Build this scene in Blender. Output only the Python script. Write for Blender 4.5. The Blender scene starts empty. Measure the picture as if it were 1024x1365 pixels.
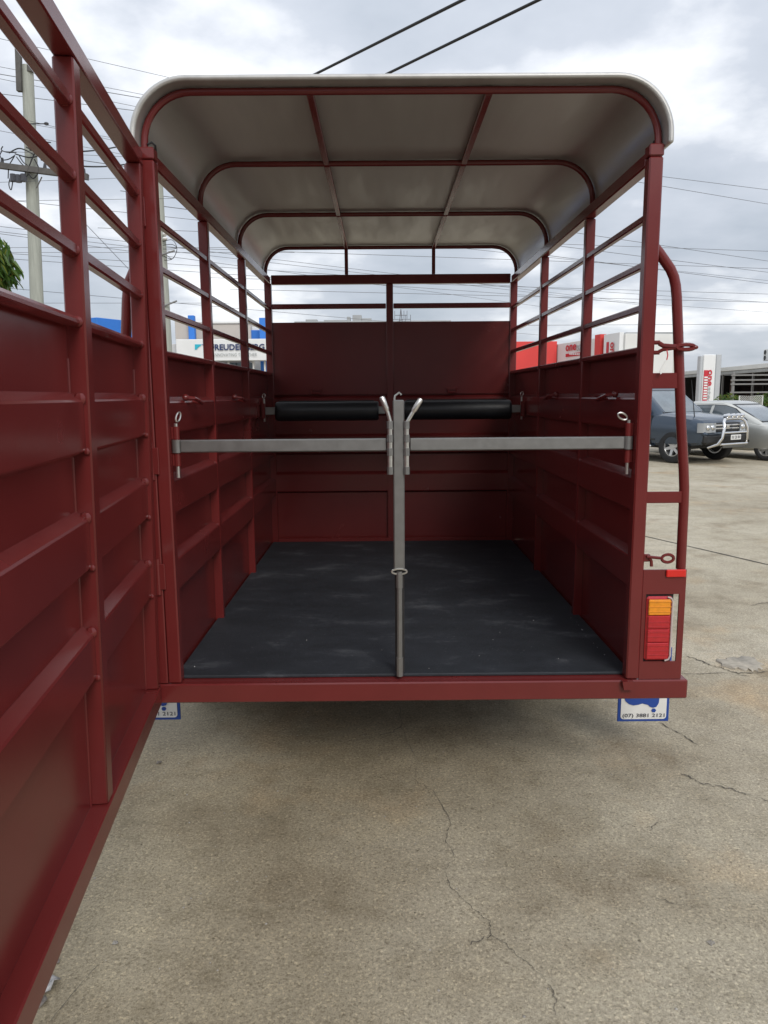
import bpy, bmesh, math, random
from mathutils import Vector, Matrix, noise
R = math.radians
random.seed(7)
scene = bpy.context.scene
COL = scene.collection

# ------------------------------------------------------------------ camera
F, PITCH, YAW, ROLL = 987.15, 0.1564, -0.0034, -0.0078
CAM = Vector((-0.0817, -2.7511, 1.6548))
cd = bpy.data.cameras.new('camera'); cam = bpy.data.objects.new('camera', cd); COL.objects.link(cam)
cd.sensor_fit = 'VERTICAL'; cd.sensor_height = 24.0; cd.lens = F / 1365.0 * 24.0
cd.clip_start = 0.05; cd.clip_end = 6000
cam.matrix_world = (Matrix.Translation(CAM) @ Matrix.Rotation(YAW, 4, 'Z') @ Matrix.Rotation(math.pi/2 - PITCH, 4, 'X')
                    @ Matrix.Rotation(ROLL, 4, 'Z'))
scene.camera = cam
scene.render.resolution_x = 768; scene.render.resolution_y = 1024
def ray(u, v):                      # photo pixel (1024x1365) -> direction
    return cam.matrix_world.to_3x3() @ Vector(((u-512)/F, -(v-682.5)/F, -1.0))
def onplane(u, v, ax, val):
    r = ray(u, v); return CAM + r*((val-CAM[ax])/r[ax])
def PY(u, v, Y): return onplane(u, v, 1, Y)
def PZ(u, v, Z): return onplane(u, v, 2, Z)

# ------------------------------------------------------------------ sky, sun, exposure
w = bpy.data.worlds.new('World'); scene.world = w; w.use_nodes = True
SUN_EL, SUN_AZ = 38, 198             # elevation; azimuth from +Y towards -X
def build_sky():
    nt = w.node_tree; N = nt.nodes; L = nt.links; N.clear()
    out = N.new('ShaderNodeOutputWorld'); bg = N.new('ShaderNodeBackground'); bg.inputs['Strength'].default_value = 0.1
    sky = N.new('ShaderNodeTexSky'); sky.sky_type = 'NISHITA'; sky.sun_disc = False
    sky.sun_elevation = R(SUN_EL); sky.sun_rotation = R(-SUN_AZ)
    tc = N.new('ShaderNodeTexCoord'); sep = N.new('ShaderNodeSeparateXYZ'); L.new(tc.outputs['Generated'], sep.inputs[0])
    def m(op, a, b=None):
        n = N.new('ShaderNodeMath'); n.operation = op
        for i, q in enumerate((a, b)):
            if q is None: continue
            if isinstance(q, (int, float)): n.inputs[i].default_value = q
            else: L.new(q, n.inputs[i])
        return n.outputs[0]
    zz = m('ADD', m('ABSOLUTE', sep.outputs[2]), 0.22)
    cmb = N.new('ShaderNodeCombineXYZ'); L.new(m('DIVIDE', sep.outputs[0], zz), cmb.inputs[0]); L.new(m('DIVIDE', sep.outputs[1], zz), cmb.inputs[1])
    n1 = N.new('ShaderNodeTexNoise'); n1.inputs['Scale'].default_value = 1.55; n1.inputs['Detail'].default_value = 7; n1.inputs['Roughness'].default_value = 0.52
    mp = N.new('ShaderNodeMapping'); mp.inputs['Location'].default_value = (2.1, 6.4, 0); L.new(cmb.outputs[0], mp.inputs[0]); L.new(mp.outputs[0], n1.inputs['Vector'])
    rp = N.new('ShaderNodeValToRGB'); L.new(n1.outputs['Fac'], rp.inputs[0])
    e = rp.color_ramp.elements; e[0].position = 0.30; e[0].color = (0.42, 0.47, 0.54, 1)
    e[1].position = 0.66; e[1].color = (1.08, 1.09, 1.11, 1)
    k = rp.color_ramp.elements.new(0.5); k.color = (0.57, 0.61, 0.68, 1)
    sc = N.new('ShaderNodeVectorMath'); sc.operation = 'SCALE'; L.new(m('ADD', m('MULTIPLY', m('MAXIMUM', sep.outputs[2], 0.0), 5.4), 7.9), sc.inputs[3]); L.new(rp.outputs[0], sc.inputs[0])   # overcast: brighter towards the zenith
    mx = N.new('ShaderNodeMix'); mx.data_type = 'RGBA'; mx.inputs[0].default_value = 0.93
    L.new(sky.outputs[0], mx.inputs[6]); L.new(sc.outputs[0], mx.inputs[7])
    L.new(mx.outputs[2], bg.inputs['Color']); L.new(bg.outputs[0], out.inputs[0])
build_sky()
sl = bpy.data.lights.new('sun', 'SUN'); sl.energy = 1.5; sl.angle = R(24); sl.color = (1.0, 0.96, 0.9)
sun = bpy.data.objects.new('sun', sl); COL.objects.link(sun)
sd = Vector((-math.sin(R(SUN_AZ))*math.cos(R(SUN_EL)), math.cos(R(SUN_AZ))*math.cos(R(SUN_EL)), math.sin(R(SUN_EL))))
sun.rotation_euler = sd.to_track_quat('Z', 'Y').to_euler(); sun.location = sd*40
scene.view_settings.view_transform = 'Standard'; scene.view_settings.look = 'None'
scene.view_settings.gamma = 1.0; scene.view_settings.exposure = 0.38
try: scene.view_settings.use_curve_mapping = False
except Exception: pass

# ------------------------------------------------------------------ materials
MATS = {}
def mat(name, col, rough=0.5, metal=0.0, var=0.0, vscale=8.0, bump=0.0, bscale=60.0, coat=0.0, spec=0.5, trans=0.0, rvar=0.0, stretch=None, col2=None):
    if name in MATS: return MATS[name]
    m = bpy.data.materials.new(name); m.use_nodes = True; nt = m.node_tree; N = nt.nodes; L = nt.links
    b = N['Principled BSDF']
    b.inputs['Base Color'].default_value = (*col, 1); b.inputs['Roughness'].default_value = rough; b.inputs['Metallic'].default_value = metal
    b.inputs['Coat Weight'].default_value = coat; b.inputs['Coat Roughness'].default_value = 0.12
    b.inputs['Specular IOR Level'].default_value = spec; b.inputs['Transmission Weight'].default_value = trans
    geo = N.new('ShaderNodeNewGeometry'); vec = geo.outputs['Position']
    if stretch:
        mp = N.new('ShaderNodeMapping'); mp.inputs['Scale'].default_value = stretch; L.new(vec, mp.inputs[0]); vec = mp.outputs[0]
    if var or rvar:
        n = N.new('ShaderNodeTexNoise'); n.inputs['Scale'].default_value = vscale; n.inputs['Detail'].default_value = 6; n.inputs['Roughness'].default_value = 0.6
        L.new(vec, n.inputs['Vector'])
        if var:
            rp = N.new('ShaderNodeValToRGB'); L.new(n.outputs['Fac'], rp.inputs[0])
            c2 = col2 or tuple(min(1, c*(1+var)) for c in col)
            rp.color_ramp.elements[0].position = 0.3; rp.color_ramp.elements[1].position = 0.7
            rp.color_ramp.elements[0].color = (*[c*(1-var) for c in col], 1); rp.color_ramp.elements[1].color = (*c2, 1)
            L.new(rp.outputs[0], b.inputs['Base Color'])
        if rvar:
            mr = N.new('ShaderNodeMapRange'); mr.inputs[1].default_value = 0.3; mr.inputs[2].default_value = 0.7
            mr.inputs[3].default_value = rough-rvar; mr.inputs[4].default_value = rough+rvar
            L.new(n.outputs['Fac'], mr.inputs[0]); L.new(mr.outputs[0], b.inputs['Roughness'])
    if bump:
        n2 = N.new('ShaderNodeTexNoise'); n2.inputs['Scale'].default_value = bscale; n2.inputs['Detail'].default_value = 4; L.new(vec, n2.inputs['Vector'])
        bp = N.new('ShaderNodeBump'); bp.inputs['Strength'].default_value = bump; bp.inputs['Distance'].default_value = 0.004
        L.new(n2.outputs['Fac'], bp.inputs['Height']); L.new(bp.outputs[0], b.inputs['Normal'])
    MATS[name] = m; return m
PAINT = mat('maroon_paint', (0.140, 0.0185, 0.0180), 0.23, var=0.08, vscale=3.0, rvar=0.05, coat=0.0, spec=0.5)
ROOFM = mat('roof_sheet_metal', (0.49, 0.485, 0.47), 0.40, 0.45, var=0.09, vscale=2.6, rvar=0.10, stretch=(6, 0.8, 6), bump=0.03, bscale=9)
ROOFEDGE = ROOFM
GALV = mat('galvanised_steel', (0.25, 0.246, 0.24), 0.40, 0.7, var=0.05, vscale=30, rvar=0.05)
ZINC = mat('bright_zinc', (0.66, 0.65, 0.62), 0.3, 0.9, var=0.1, vscale=50)
CHROME = mat('chrome', (0.78, 0.78, 0.78), 0.14, 1.0)
PAD = mat('black_vinyl', (0.010, 0.011, 0.014), 0.42, var=0.2, vscale=12, bump=0.12, bscale=30)
RUBBER = mat('tyre_rubber', (0.016, 0.016, 0.017), 0.8, var=0.3, vscale=20)
DARK = mat('dark_plastic', (0.015, 0.015, 0.016), 0.5, var=0.2, vscale=10)
STEELDK = mat('chassis_black', (0.02, 0.018, 0.018), 0.6, var=0.3, vscale=10)
PLY = mat('plywood_deck', (0.22, 0.14, 0.08), 0.7, var=0.2, vscale=6)
AMBER = mat('amber_lens', (0.75, 0.27, 0.01), 0.22, coat=0.5, var=0.12, vscale=60)
REDL = mat('red_lens', (0.42, 0.012, 0.018), 0.2, coat=0.5, var=0.12, vscale=60)
REDR = mat('red_reflector', (0.62, 0.015, 0.01), 0.25, coat=0.4, var=0.05, vscale=30)
LENSRIM = mat('lens_rim', (0.5, 0.42, 0.4), 0.2, coat=0.3)
WHITEP = mat('white_plastic', (0.72, 0.72, 0.70), 0.45, var=0.05, vscale=15)
BLUEP = mat('blue_print', (0.015, 0.06, 0.30), 0.45, var=0.05, vscale=15)
INK = mat('dark_ink', (0.02, 0.022, 0.04), 0.5)
SIGNW = mat('sign_white', (0.74, 0.75, 0.75), 0.5, var=0.04, vscale=0.8)
SIGNGREY = mat('sign_grey', (0.36, 0.38, 0.38), 0.5)
SIGNRED = mat('sign_red', (0.52, 0.02, 0.035), 0.5)
NAVY = mat('sign_navy', (0.02, 0.035, 0.12), 0.5)
TEAL = mat('sign_teal', (0.02, 0.42, 0.55), 0.5)
COBALT = mat('sign_cobalt', (0.015, 0.07, 0.38), 0.5)
WALLBLUE = mat('wall_blue', (0.03, 0.18, 0.60), 0.6, var=0.08, vscale=0.6)
WALLBEIGE = mat('wall_beige', (0.50, 0.46, 0.42), 0.8, var=0.06, vscale=0.5)
WALLWHITE = mat('wall_white', (0.70, 0.70, 0.68), 0.7, var=0.06, vscale=0.5)
WALLRED = mat('wall_red', (0.62, 0.045, 0.04), 0.6, var=0.06, vscale=0.5)
METALROOF = mat('grey_roof_sheet', (0.34, 0.35, 0.35), 0.5, 0.3, var=0.1, vscale=0.5)
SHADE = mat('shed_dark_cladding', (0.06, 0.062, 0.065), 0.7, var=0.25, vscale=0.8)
GLASSB = mat('window_glass', (0.05, 0.075, 0.09), 0.08, spec=0.8, var=0.2, vscale=0.7)
GLASSC = mat('car_glass', (0.10, 0.125, 0.14), 0.06, spec=0.9, coat=0.5, var=0.35, vscale=2.5)
CARBLUE = mat('slate_blue_car_paint', (0.034, 0.054, 0.084), 0.18, 0.3, coat=0.8, var=0.05, vscale=2)
CARSILV = mat('silver_car_paint', (0.52, 0.52, 0.48), 0.3, 0.5, coat=0.8, var=0.04, vscale=2)
RIM = mat('alloy_rim', (0.55, 0.55, 0.55), 0.3, 0.8)
LAMP = mat('headlight_glass', (0.36, 0.38, 0.40), 0.1, 0.3, coat=1.0)
PLATE = mat('number_plate', (0.70, 0.70, 0.68), 0.4)
POLEW = mat('weathered_pole_wood', (0.34, 0.355, 0.315), 0.85, var=0.16, vscale=3, stretch=(9, 9, 0.6), bump=0.3, bscale=8)
ARMW = mat('crossarm_wood', (0.10, 0.095, 0.09), 0.85, var=0.25, vscale=6)
INSUL = mat('insulator_dark', (0.05, 0.05, 0.058), 0.3)
WIRE = mat('power_wire', (0.13, 0.135, 0.15), 0.6)
CABLE = mat('black_cable', (0.016, 0.016, 0.018), 0.6)
BARK = mat('bark', (0.11, 0.085, 0.06), 0.9, var=0.3, vscale=12, bump=0.5, bscale=30)
CRACK = mat('crack_dirt', (0.095, 0.083, 0.066), 0.95, var=0.3, vscale=40)
JOINT = mat('joint_dirt', (0.06, 0.055, 0.048), 0.95, var=0.3, vscale=20)
PATCH = mat('smooth_patch', (0.375, 0.34, 0.28), 0.85, var=0.22, vscale=30, bump=0.3, bscale=120)
DEADLEAF = mat('dead_leaf', (0.16, 0.14, 0.12), 0.7, var=0.5, vscale=40)
PEBBLE = mat('pebble_stone', (0.30, 0.28, 0.25), 0.8, var=0.5, vscale=30)
def leaf_mat():
    m = bpy.data.materials.new('leaf_green'); m.use_nodes = True; N = m.node_tree.nodes; L = m.node_tree.links; b = N['Principled BSDF']
    g = N.new('ShaderNodeNewGeometry'); rp = N.new('ShaderNodeValToRGB'); L.new(g.outputs['Random Per Island'], rp.inputs[0])
    e = rp.color_ramp.elements; e[0].color = (0.035, 0.085, 0.014, 1); e[1].color = (0.19, 0.21, 0.03, 1); e[1].position = 0.97
    k = e.new(0.7); k.color = (0.085, 0.17, 0.025, 1); k = e.new(1.0); k.color = (0.28, 0.13, 0.03, 1)
    L.new(rp.outputs[0], b.inputs['Base Color']); b.inputs['Roughness'].default_value = 0.45
    tr = N.new('ShaderNodeBsdfTranslucent'); L.new(rp.outputs[0], tr.inputs[0]); mx = N.new('ShaderNodeMixShader'); mx.inputs[0].default_value = 0.35
    L.new(b.outputs[0], mx.inputs[1]); L.new(tr.outputs[0], mx.inputs[2]); L.new(mx.outputs[0], N['Material Output'].inputs[0]); return m
LEAF = leaf_mat()
def ground_mat():
    m = bpy.data.materials.new('worn_concrete'); m.use_nodes = True; N = m.node_tree.nodes; L = m.node_tree.links; b = N['Principled BSDF']
    g = N.new('ShaderNodeNewGeometry'); P = g.outputs['Position']
    def nz(s, d=6, r=0.6, off=(0, 0, 0)):
        mp = N.new('ShaderNodeMapping'); mp.inputs['Location'].default_value = off; L.new(P, mp.inputs[0])
        n = N.new('ShaderNodeTexNoise'); n.inputs['Scale'].default_value = s; n.inputs['Detail'].default_value = d; n.inputs['Roughness'].default_value = r
        L.new(mp.outputs[0], n.inputs['Vector']); return n.outputs['Fac']
    def ramp(f, stops):
        rp = N.new('ShaderNodeValToRGB'); L.new(f, rp.inputs[0]); e = rp.color_ramp.elements
        e[0].position, e[0].color = stops[0][0], (*stops[0][1], 1); e[1].position, e[1].color = stops[-1][0], (*stops[-1][1], 1)
        for p, c in stops[1:-1]: k = e.new(p); k.color = (*c, 1)
        return rp.outputs[0]
    def mul(a, bb, f=1.0):
        x = N.new('ShaderNodeMix'); x.data_type = 'RGBA'; x.blend_type = 'MULTIPLY'; x.inputs[0].default_value = f
        L.new(a, x.inputs[6]); L.new(bb, x.inputs[7]); return x.outputs[2]
    base = ramp(nz(0.45, 5, 0.55), [(0.3, (0.30, 0.268, 0.208)), (0.5, (0.355, 0.324, 0.258)), (0.72, (0.42, 0.388, 0.322))])
    stain = ramp(nz(1.7, 7, 0.62, (5, 2, 0)), [(0.30, (0.66, 0.62, 0.57)), (0.46, (0.93, 0.92, 0.9)), (0.62, (1.0, 1.0, 1.0)), (0.75, (1.10, 1.09, 1.05))])
    rust = ramp(nz(1.1, 5, 0.6, (11, 3, 0)), [(0.55, (1, 1, 1)), (0.75, (1.06, 0.90, 0.74))])
    agg = ramp(nz(95, 3, 0.75), [(0.32, (0.60, 0.58, 0.55)), (0.45, (0.92, 0.91, 0.89)), (0.58, (1.04, 1.04, 1.03)), (0.72, (1.40, 1.37, 1.30))])
    fine = ramp(nz(240, 2, 0.7, (3, 3, 0)), [(0.3, (0.62, 0.61, 0.6)), (0.5, (1, 1, 1)), (0.7, (1.22, 1.21, 1.18))])
    pits = ramp(nz(38, 2, 0.5, (7, 1, 0)), [(0.22, (0.40, 0.38, 0.36)), (0.30, (1, 1, 1)), (0.9, (1, 1, 1))])
    vo = N.new('ShaderNodeTexVoronoi'); vo.inputs['Scale'].default_value = 150; L.new(P, vo.inputs['Vector'])
    bw = N.new('ShaderNodeSeparateColor'); L.new(vo.outputs['Color'], bw.inputs[0])
    chips = ramp(bw.outputs[0], [(0.0, (0.55, 0.53, 0.50)), (0.14, (0.86, 0.85, 0.83)), (0.5, (1.0, 1.0, 1.0)), (0.84, (1.08, 1.08, 1.07)), (1.0, (1.55, 1.52, 1.46))])
    # yard wear plus painted sky light: stained drive-in strip, slab right and beyond joint lightened
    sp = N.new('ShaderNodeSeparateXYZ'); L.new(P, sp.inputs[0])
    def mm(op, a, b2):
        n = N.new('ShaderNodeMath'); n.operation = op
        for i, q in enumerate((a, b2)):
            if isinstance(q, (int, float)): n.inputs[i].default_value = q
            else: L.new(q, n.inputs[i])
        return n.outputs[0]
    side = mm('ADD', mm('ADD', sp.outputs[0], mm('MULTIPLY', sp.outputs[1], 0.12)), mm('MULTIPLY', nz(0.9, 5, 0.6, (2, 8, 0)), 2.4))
    wear_sky_light = ramp(mm('MULTIPLY', side, 0.25), [(0.16, (0.82, 0.785, 0.71)), (0.40, (0.98, 0.965, 0.92)), (0.55, (1.05, 1.045, 1.02)), (0.85, (1.22, 1.22, 1.22))])
    mott = ramp(nz(5.5, 6, 0.65, (1, 9, 0)), [(0.30, (0.80, 0.78, 0.74)), (0.48, (0.98, 0.97, 0.96)), (0.70, (1.10, 1.09, 1.07))])
    base = mul(base, mott)
    spots = ramp(nz(17, 3, 0.5, (4, 4, 0)), [(0.20, (0.45, 0.42, 0.38)), (0.29, (1, 1, 1)), (0.9, (1, 1, 1))]); base = mul(base, spots)
    c = mul(mul(mul(mul(mul(mul(mul(base, stain), rust), agg), fine, 0.8), pits), chips, 0.7), wear_sky_light)
    L.new(c, b.inputs['Base Color']); b.inputs['Roughness'].default_value = 0.78; b.inputs['Specular IOR Level'].default_value = 0.35
    ad = N.new('ShaderNodeMath'); ad.operation = 'ADD'; L.new(nz(95, 3, 0.75), ad.inputs[0]); L.new(nz(30, 4, 0.7), ad.inputs[1])
    bp = N.new('ShaderNodeBump'); bp.inputs['Strength'].default_value = 0.35; bp.inputs['Distance'].default_value = 0.004
    L.new(ad.outputs[0], bp.inputs['Height']); L.new(bp.outputs[0], b.inputs['Normal']); return m
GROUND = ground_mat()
def mat_rubber():
    m = bpy.data.materials.new('stable_mat_rubber'); m.use_nodes = True; N = m.node_tree.nodes; L = m.node_tree.links; b = N['Principled BSDF']
    g = N.new('ShaderNodeNewGeometry')
    def nz(s, d, r, st=(1, 1, 1)):
        mp = N.new('ShaderNodeMapping'); mp.inputs['Scale'].default_value = st; L.new(g.outputs['Position'], mp.inputs[0])
        n = N.new('ShaderNodeTexNoise'); n.inputs['Scale'].default_value = s; n.inputs['Detail'].default_value = d; n.inputs['Roughness'].default_value = r
        L.new(mp.outputs[0], n.inputs['Vector']); return n.outputs['Fac']
    a = nz(3.4, 10, 0.72, (0.8, 1.3, 1)); rp = N.new('ShaderNodeValToRGB'); L.new(a, rp.inputs[0]); e = rp.color_ramp.elements
    e[0].position = 0.40; e[0].color = (0.0145, 0.0175, 0.0225, 1); e[1].position = 0.70; e[1].color = (0.075, 0.081, 0.09, 1)
    k = e.new(0.55); k.color = (0.022, 0.0258, 0.033, 1)
    s = nz(120, 2, 0.5); r2 = N.new('ShaderNodeValToRGB'); L.new(s, r2.inputs[0]); r2.color_ramp.elements[0].position = 0.70; r2.color_ramp.elements[1].position = 0.80
    r2.color_ramp.elements[0].color = (0, 0, 0, 1); r2.color_ramp.elements[1].color = (0.12, 0.12, 0.12, 1)
    ad = N.new('ShaderNodeMix'); ad.data_type = 'RGBA'; ad.blend_type = 'ADD'; ad.inputs[0].default_value = 1; L.new(rp.outputs[0], ad.inputs[6]); L.new(r2.outputs[0], ad.inputs[7])
    L.new(ad.outputs[2], b.inputs['Base Color']); b.inputs['Roughness'].default_value = 0.68
    bp = N.new('ShaderNodeBump'); bp.inputs['Strength'].default_value = 0.35; bp.inputs['Distance'].default_value = 0.003
    L.new(nz(160, 3, 0.6), bp.inputs['Height']); L.new(bp.outputs[0], b.inputs['Normal']); return m
MATRUB = mat_rubber()

# ------------------------------------------------------------------ mesh helpers
class MB:
    def __init__(s): s.v = []; s.f = []
    def add(s, vs, fs):
        o = len(s.v); s.v += [tuple(v) for v in vs]; s.f += [tuple(i+o for i in f) for f in fs]; return s
    def box(s, a, b, bev=0.003, M=None):
        x0, y0, z0 = [min(p, q) for p, q in zip(a, b)]; x1, y1, z1 = [max(p, q) for p, q in zip(a, b)]
        c = min(bev, 0.45*min(x1-x0, y1-y0, z1-z0))
        bm = bmesh.new(); bmesh.ops.create_cube(bm, size=1)
        for v in bm.verts: v.co = Vector((x0 if v.co.x < 0 else x1, y0 if v.co.y < 0 else y1, z0 if v.co.z < 0 else z1))
        if c > 0: bmesh.ops.bevel(bm, geom=list(bm.edges), offset=c, segments=1, affect='EDGES', profile=0.5)
        return s.bm(bm, M)
    def bm(s, bm, M=None):
        bm.verts.index_update()
        s.add([(M @ v.co) if M else v.co.copy() for v in bm.verts], [[v.index for v in f.verts] for f in bm.faces]); bm.free(); return s
    def tube(s, pts, r, n=10, closed=False, caps=True, sq=False):
        pts = [Vector(p) for p in pts]; k = len(pts); T = []
        for i in range(k):
            a = pts[(i-1) % k] if (closed or i > 0) else pts[i]; b = pts[(i+1) % k] if (closed or i < k-1) else pts[i]
            T.append((b-a).normalized())
        up = Vector((0, 0, 1)) if abs(T[0].z) < 0.9 else Vector((0, 1, 0))
        u = (up - T[0]*up.dot(T[0])).normalized(); vs = []
        for i in range(k):
            u = (u - T[i]*u.dot(T[i])).normalized(); w_ = T[i].cross(u)
            rr = r[i] if isinstance(r, (list, tuple)) else r
            for j in range(n):
                a = 2*math.pi*(j+0.5)/n
                vs.append(pts[i] + (u*math.cos(a) + w_*math.sin(a))*(rr*(1.0 if not sq else 1.414)))
        fs = []
        for i in range(k if closed else k-1):
            for j in range(n):
                a, b = i*n+j, i*n+(j+1) % n; c, d = ((i+1) % k)*n+(j+1) % n, ((i+1) % k)*n+j
                fs.append((a, b, c, d))
        if caps and not closed: fs += [tuple(range(n-1, -1, -1)), tuple((k-1)*n+j for j in range(n))]
        return s.add(vs, fs)
    def prism(s, prof, O, A, B, E, e0, e1):
        O, A, B, E = Vector(O), Vector(A), Vector(B), Vector(E); n = len(prof)
        vs = [O + A*a + B*b + E*e0 for a, b in prof] + [O + A*a + B*b + E*e1 for a, b in prof]
        fs = [tuple(range(n)), tuple(range(2*n-1, n-1, -1))] + [(i, i+n, (i+1) % n+n, (i+1) % n) for i in range(n)]
        return s.add(vs, fs)
    def lathe(s, prof, O, X, Y, Z, n=24, closed=False):
        O, X, Y, Z = Vector(O), Vector(X), Vector(Y), Vector(Z); k = len(prof); vs = []
        for r, z in prof:
            for j in range(n):
                a = 2*math.pi*j/n; vs.append(O + X*(r*math.cos(a)) + Y*(r*math.sin(a)) + Z*z)
        fs = [(i*n+j, i*n+(j+1) % n, (i+1)*n+(j+1) % n, (i+1)*n+j) for i in range(k-1) for j in range(n)]
        if closed: fs += [((k-1)*n+j, (k-1)*n+(j+1) % n, (j+1) % n, j) for j in range(n)]
        return s.add(vs, fs)
    def ball(s, c, r, n=8):
        c = Vector(c); rx = Vector(r if isinstance(r, (list, tuple)) else (r, r, r)); bm = bmesh.new()
        bmesh.ops.create_uvsphere(bm, u_segments=n+2, v_segments=n, radius=1)
        for v in bm.verts: v.co = Vector((v.co.x*rx.x, v.co.y*rx.y, v.co.z*rx.z)) + c
        return s.bm(bm)
    def build(s, name, m, parent=None, ang=35, kind=None, loc=None):
        me = bpy.data.meshes.new(name); off = Vector(loc) if loc is not None else Vector((0, 0, 0))
        me.from_pydata([tuple(Vector(v)-off) for v in s.v], [], s.f)
        bm = bmesh.new(); bm.from_mesh(me); bmesh.ops.recalc_face_normals(bm, faces=list(bm.faces)); bm.to_mesh(me); bm.free()
        me.polygons.foreach_set('use_smooth', [True]*len(me.polygons)); me.set_sharp_from_angle(angle=R(ang))
        me.materials.append(m); o = bpy.data.objects.new(name, me); COL.objects.link(o); o.location = off
        if parent: o.parent = parent
        if kind: o['kind'] = kind
        return o
def smooth(pts, k=6):
    P = [Vector(p) for p in pts]; P = [P[0]] + P + [P[-1]]; out = []
    for i in range(1, len(P)-2):
        for j in range(k):
            t = j/k; a, b, c, d = P[i-1], P[i], P[i+1], P[i+2]
            out.append(.5*((2*b) + (c-a)*t + (2*a-5*b+4*c-d)*t*t + (3*b-a-3*c+d)*t**3))
    return out + [P[-1]]
def tag(o, label, cat, group=None):
    o['label'] = label; o['category'] = cat
    if group: o['group'] = group
    return o
def thing(name, label, cat, loc=(0, 0, 0), rz=0, group=None):
    o = bpy.data.objects.new(name, None); COL.objects.link(o); o.location = loc; o.rotation_euler = (0, 0, rz); o.empty_display_size = 0.2
    return tag(o, label, cat, group)
def B(name, a, b, m, parent, bev=0.003): return MB().box(a, b, bev).build(name, m, parent)
def arc(c, r, a0, a1, n, plane='xz'):
    out = []
    for i in range(n+1):
        a = R(a0 + (a1-a0)*i/n); out.append((c[0]+r*math.cos(a), c[1]+r*math.sin(a)))
    return out
def text(s, height, m, name, parent, O, X, Y, bold=0.0, width=None, extrude=0.002, align='LEFT'):
    """lettering as a mesh: O lower left corner, X reading direction, Y up"""
    cu = bpy.data.curves.new(name, 'FONT'); cu.body = s; cu.size = 1.0; cu.offset = bold; cu.extrude = 0.0; cu.resolution_u = 3
    t = bpy.data.objects.new(name, cu); COL.objects.link(t); dg = bpy.context.evaluated_depsgraph_get()
    me = bpy.data.meshes.new_from_object(t.evaluated_get(dg)); bpy.data.objects.remove(t); bpy.data.curves.remove(cu)
    xs = [v.co.x for v in me.vertices]; ys = [v.co.y for v in me.vertices]
    x0, x1 = min(xs), max(xs); y0 = min(ys); caph = 0.73 if width is None else None
    X, Y = Vector(X).normalized(), Vector(Y).normalized(); Z = X.cross(Y); O = Vector(O)
    sy = height/(max(ys)-y0); sx = (width/(x1-x0)) if width else sy
    for v in me.vertices: v.co = O + X*((v.co.x-x0)*sx) + Y*((v.co.y-y0)*sy) + Z*extrude
    me.materials.clear(); me.materials.append(m); o = bpy.data.objects.new(name, me); COL.objects.link(o)
    if parent: o.parent = parent
    return o
def to_local(o, parent):
    """move a mesh built in world coordinates under a parent that has its own location/rotation"""
    o.parent = parent; o.matrix_parent_inverse = Matrix.Identity(4)
    Mi = (Matrix.Translation(parent.location) @ parent.rotation_euler.to_matrix().to_4x4()).inverted(); o.data.transform(Mi)

# ------------------------------------------------------------------ ground
g = MB(); S = 2500
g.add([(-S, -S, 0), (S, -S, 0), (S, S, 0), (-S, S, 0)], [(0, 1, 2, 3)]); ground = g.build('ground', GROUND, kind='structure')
def ribbon(px, wid, name, m, jitter=0.006, z=0.004, sub=14, solid=False):
    pts = [PZ(u, v, 0) for u, v in px]; dense = []
    for a, b in zip(pts, pts[1:]):
        for i in range(sub): dense.append(a.lerp(b, i/sub))
    dense.append(pts[-1]); rnd = random.Random(len(px)*7+int(px[0][0])); vs = []; k = len(dense)
    for i, p in enumerate(dense):
        t = (dense[min(i+1, k-1)]-dense[max(i-1, 0)]).normalized(); n = Vector((-t.y, t.x, 0))
        jj = jitter*(noise.noise(Vector((i*.31, wid*900, 1.7)))*1.6 + rnd.uniform(-.35, .35)); p = p + n*jj
        ww = wid*rnd.uniform(0.3, 1.1)*min(1, 0.25+min(i, k-1-i)*0.3)*(1.0 if solid else max(.12, min(1.0, .85+1.5*noise.noise(Vector((i*.13, 4.2, wid*500))))))
        if solid: ww = wid*rnd.uniform(.6, 1)
        vs += [(p+n*ww/2).to_tuple(), (p-n*ww/2).to_tuple()]
    vs = [(x, y, z) for x, y, _ in vs]
    MB().add(vs, [(2*i, 2*i+1, 2*i+3, 2*i+2) for i in range(k-1)]).build(name, m, ground)
def Zm(l): return [(300+x*.707, 960+y*.707) for x, y in l]
ribbon(Zm([(330, -25), (334, 12), (345, 45), (362, 75), (360, 115), (398, 140), (425, 190), (418, 230), (432, 260), (415, 285), (425, 315), (460, 350), (495, 378), (505, 405), (540, 435), (590, 475), (620, 515), (625, 560)]), 0.0028, 'crack', CRACK)
ribbon(Zm([(820, 5), (855, 25), (895, 50)]), 0.008, 'crack', CRACK)
ribbon(Zm([(860, 100), (900, 120), (940, 128), (985, 140), (1040, 160)]), 0.009, 'crack', CRACK, 0.01)
ribbon(Zm([(800, 210), (815, 195), (838, 188)]), 0.004, 'crack', CRACK)
ribbon(Zm([(810, 335), (850, 350), (900, 355)]), 0.004, 'crack', CRACK)
ribbon(Zm([(460, 425), (490, 412), (505, 408)]), 0.005, 'crack', CRACK)
ribbon(Zm([(290, 30), (312, 25), (334, 12)]), 0.006, 'crack', CRACK)
ribbon([(66, 1364), (100, 1322), (131, 1287)], 0.003, 'crack', CRACK, 0.001)
ribbon([(905, 898), (935, 899), (965, 897), (1000, 902)], 0.008, 'crack', CRACK, 0.004)
ribbon([(915, 875), (930, 880), (950, 888), (962, 891), (985, 898), (1024, 896)], 0.012, 'crack', CRACK, 0.012)
ribbon([(640, 664), (860, 715), (1024, 753), (1160, 785)], 0.026, 'expansion_joint', JOINT, 0.002, solid=True)
ribbon([(1000, 808), (1018, 804), (1040, 806)], 0.012, 'crack', CRACK, 0.01)
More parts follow.
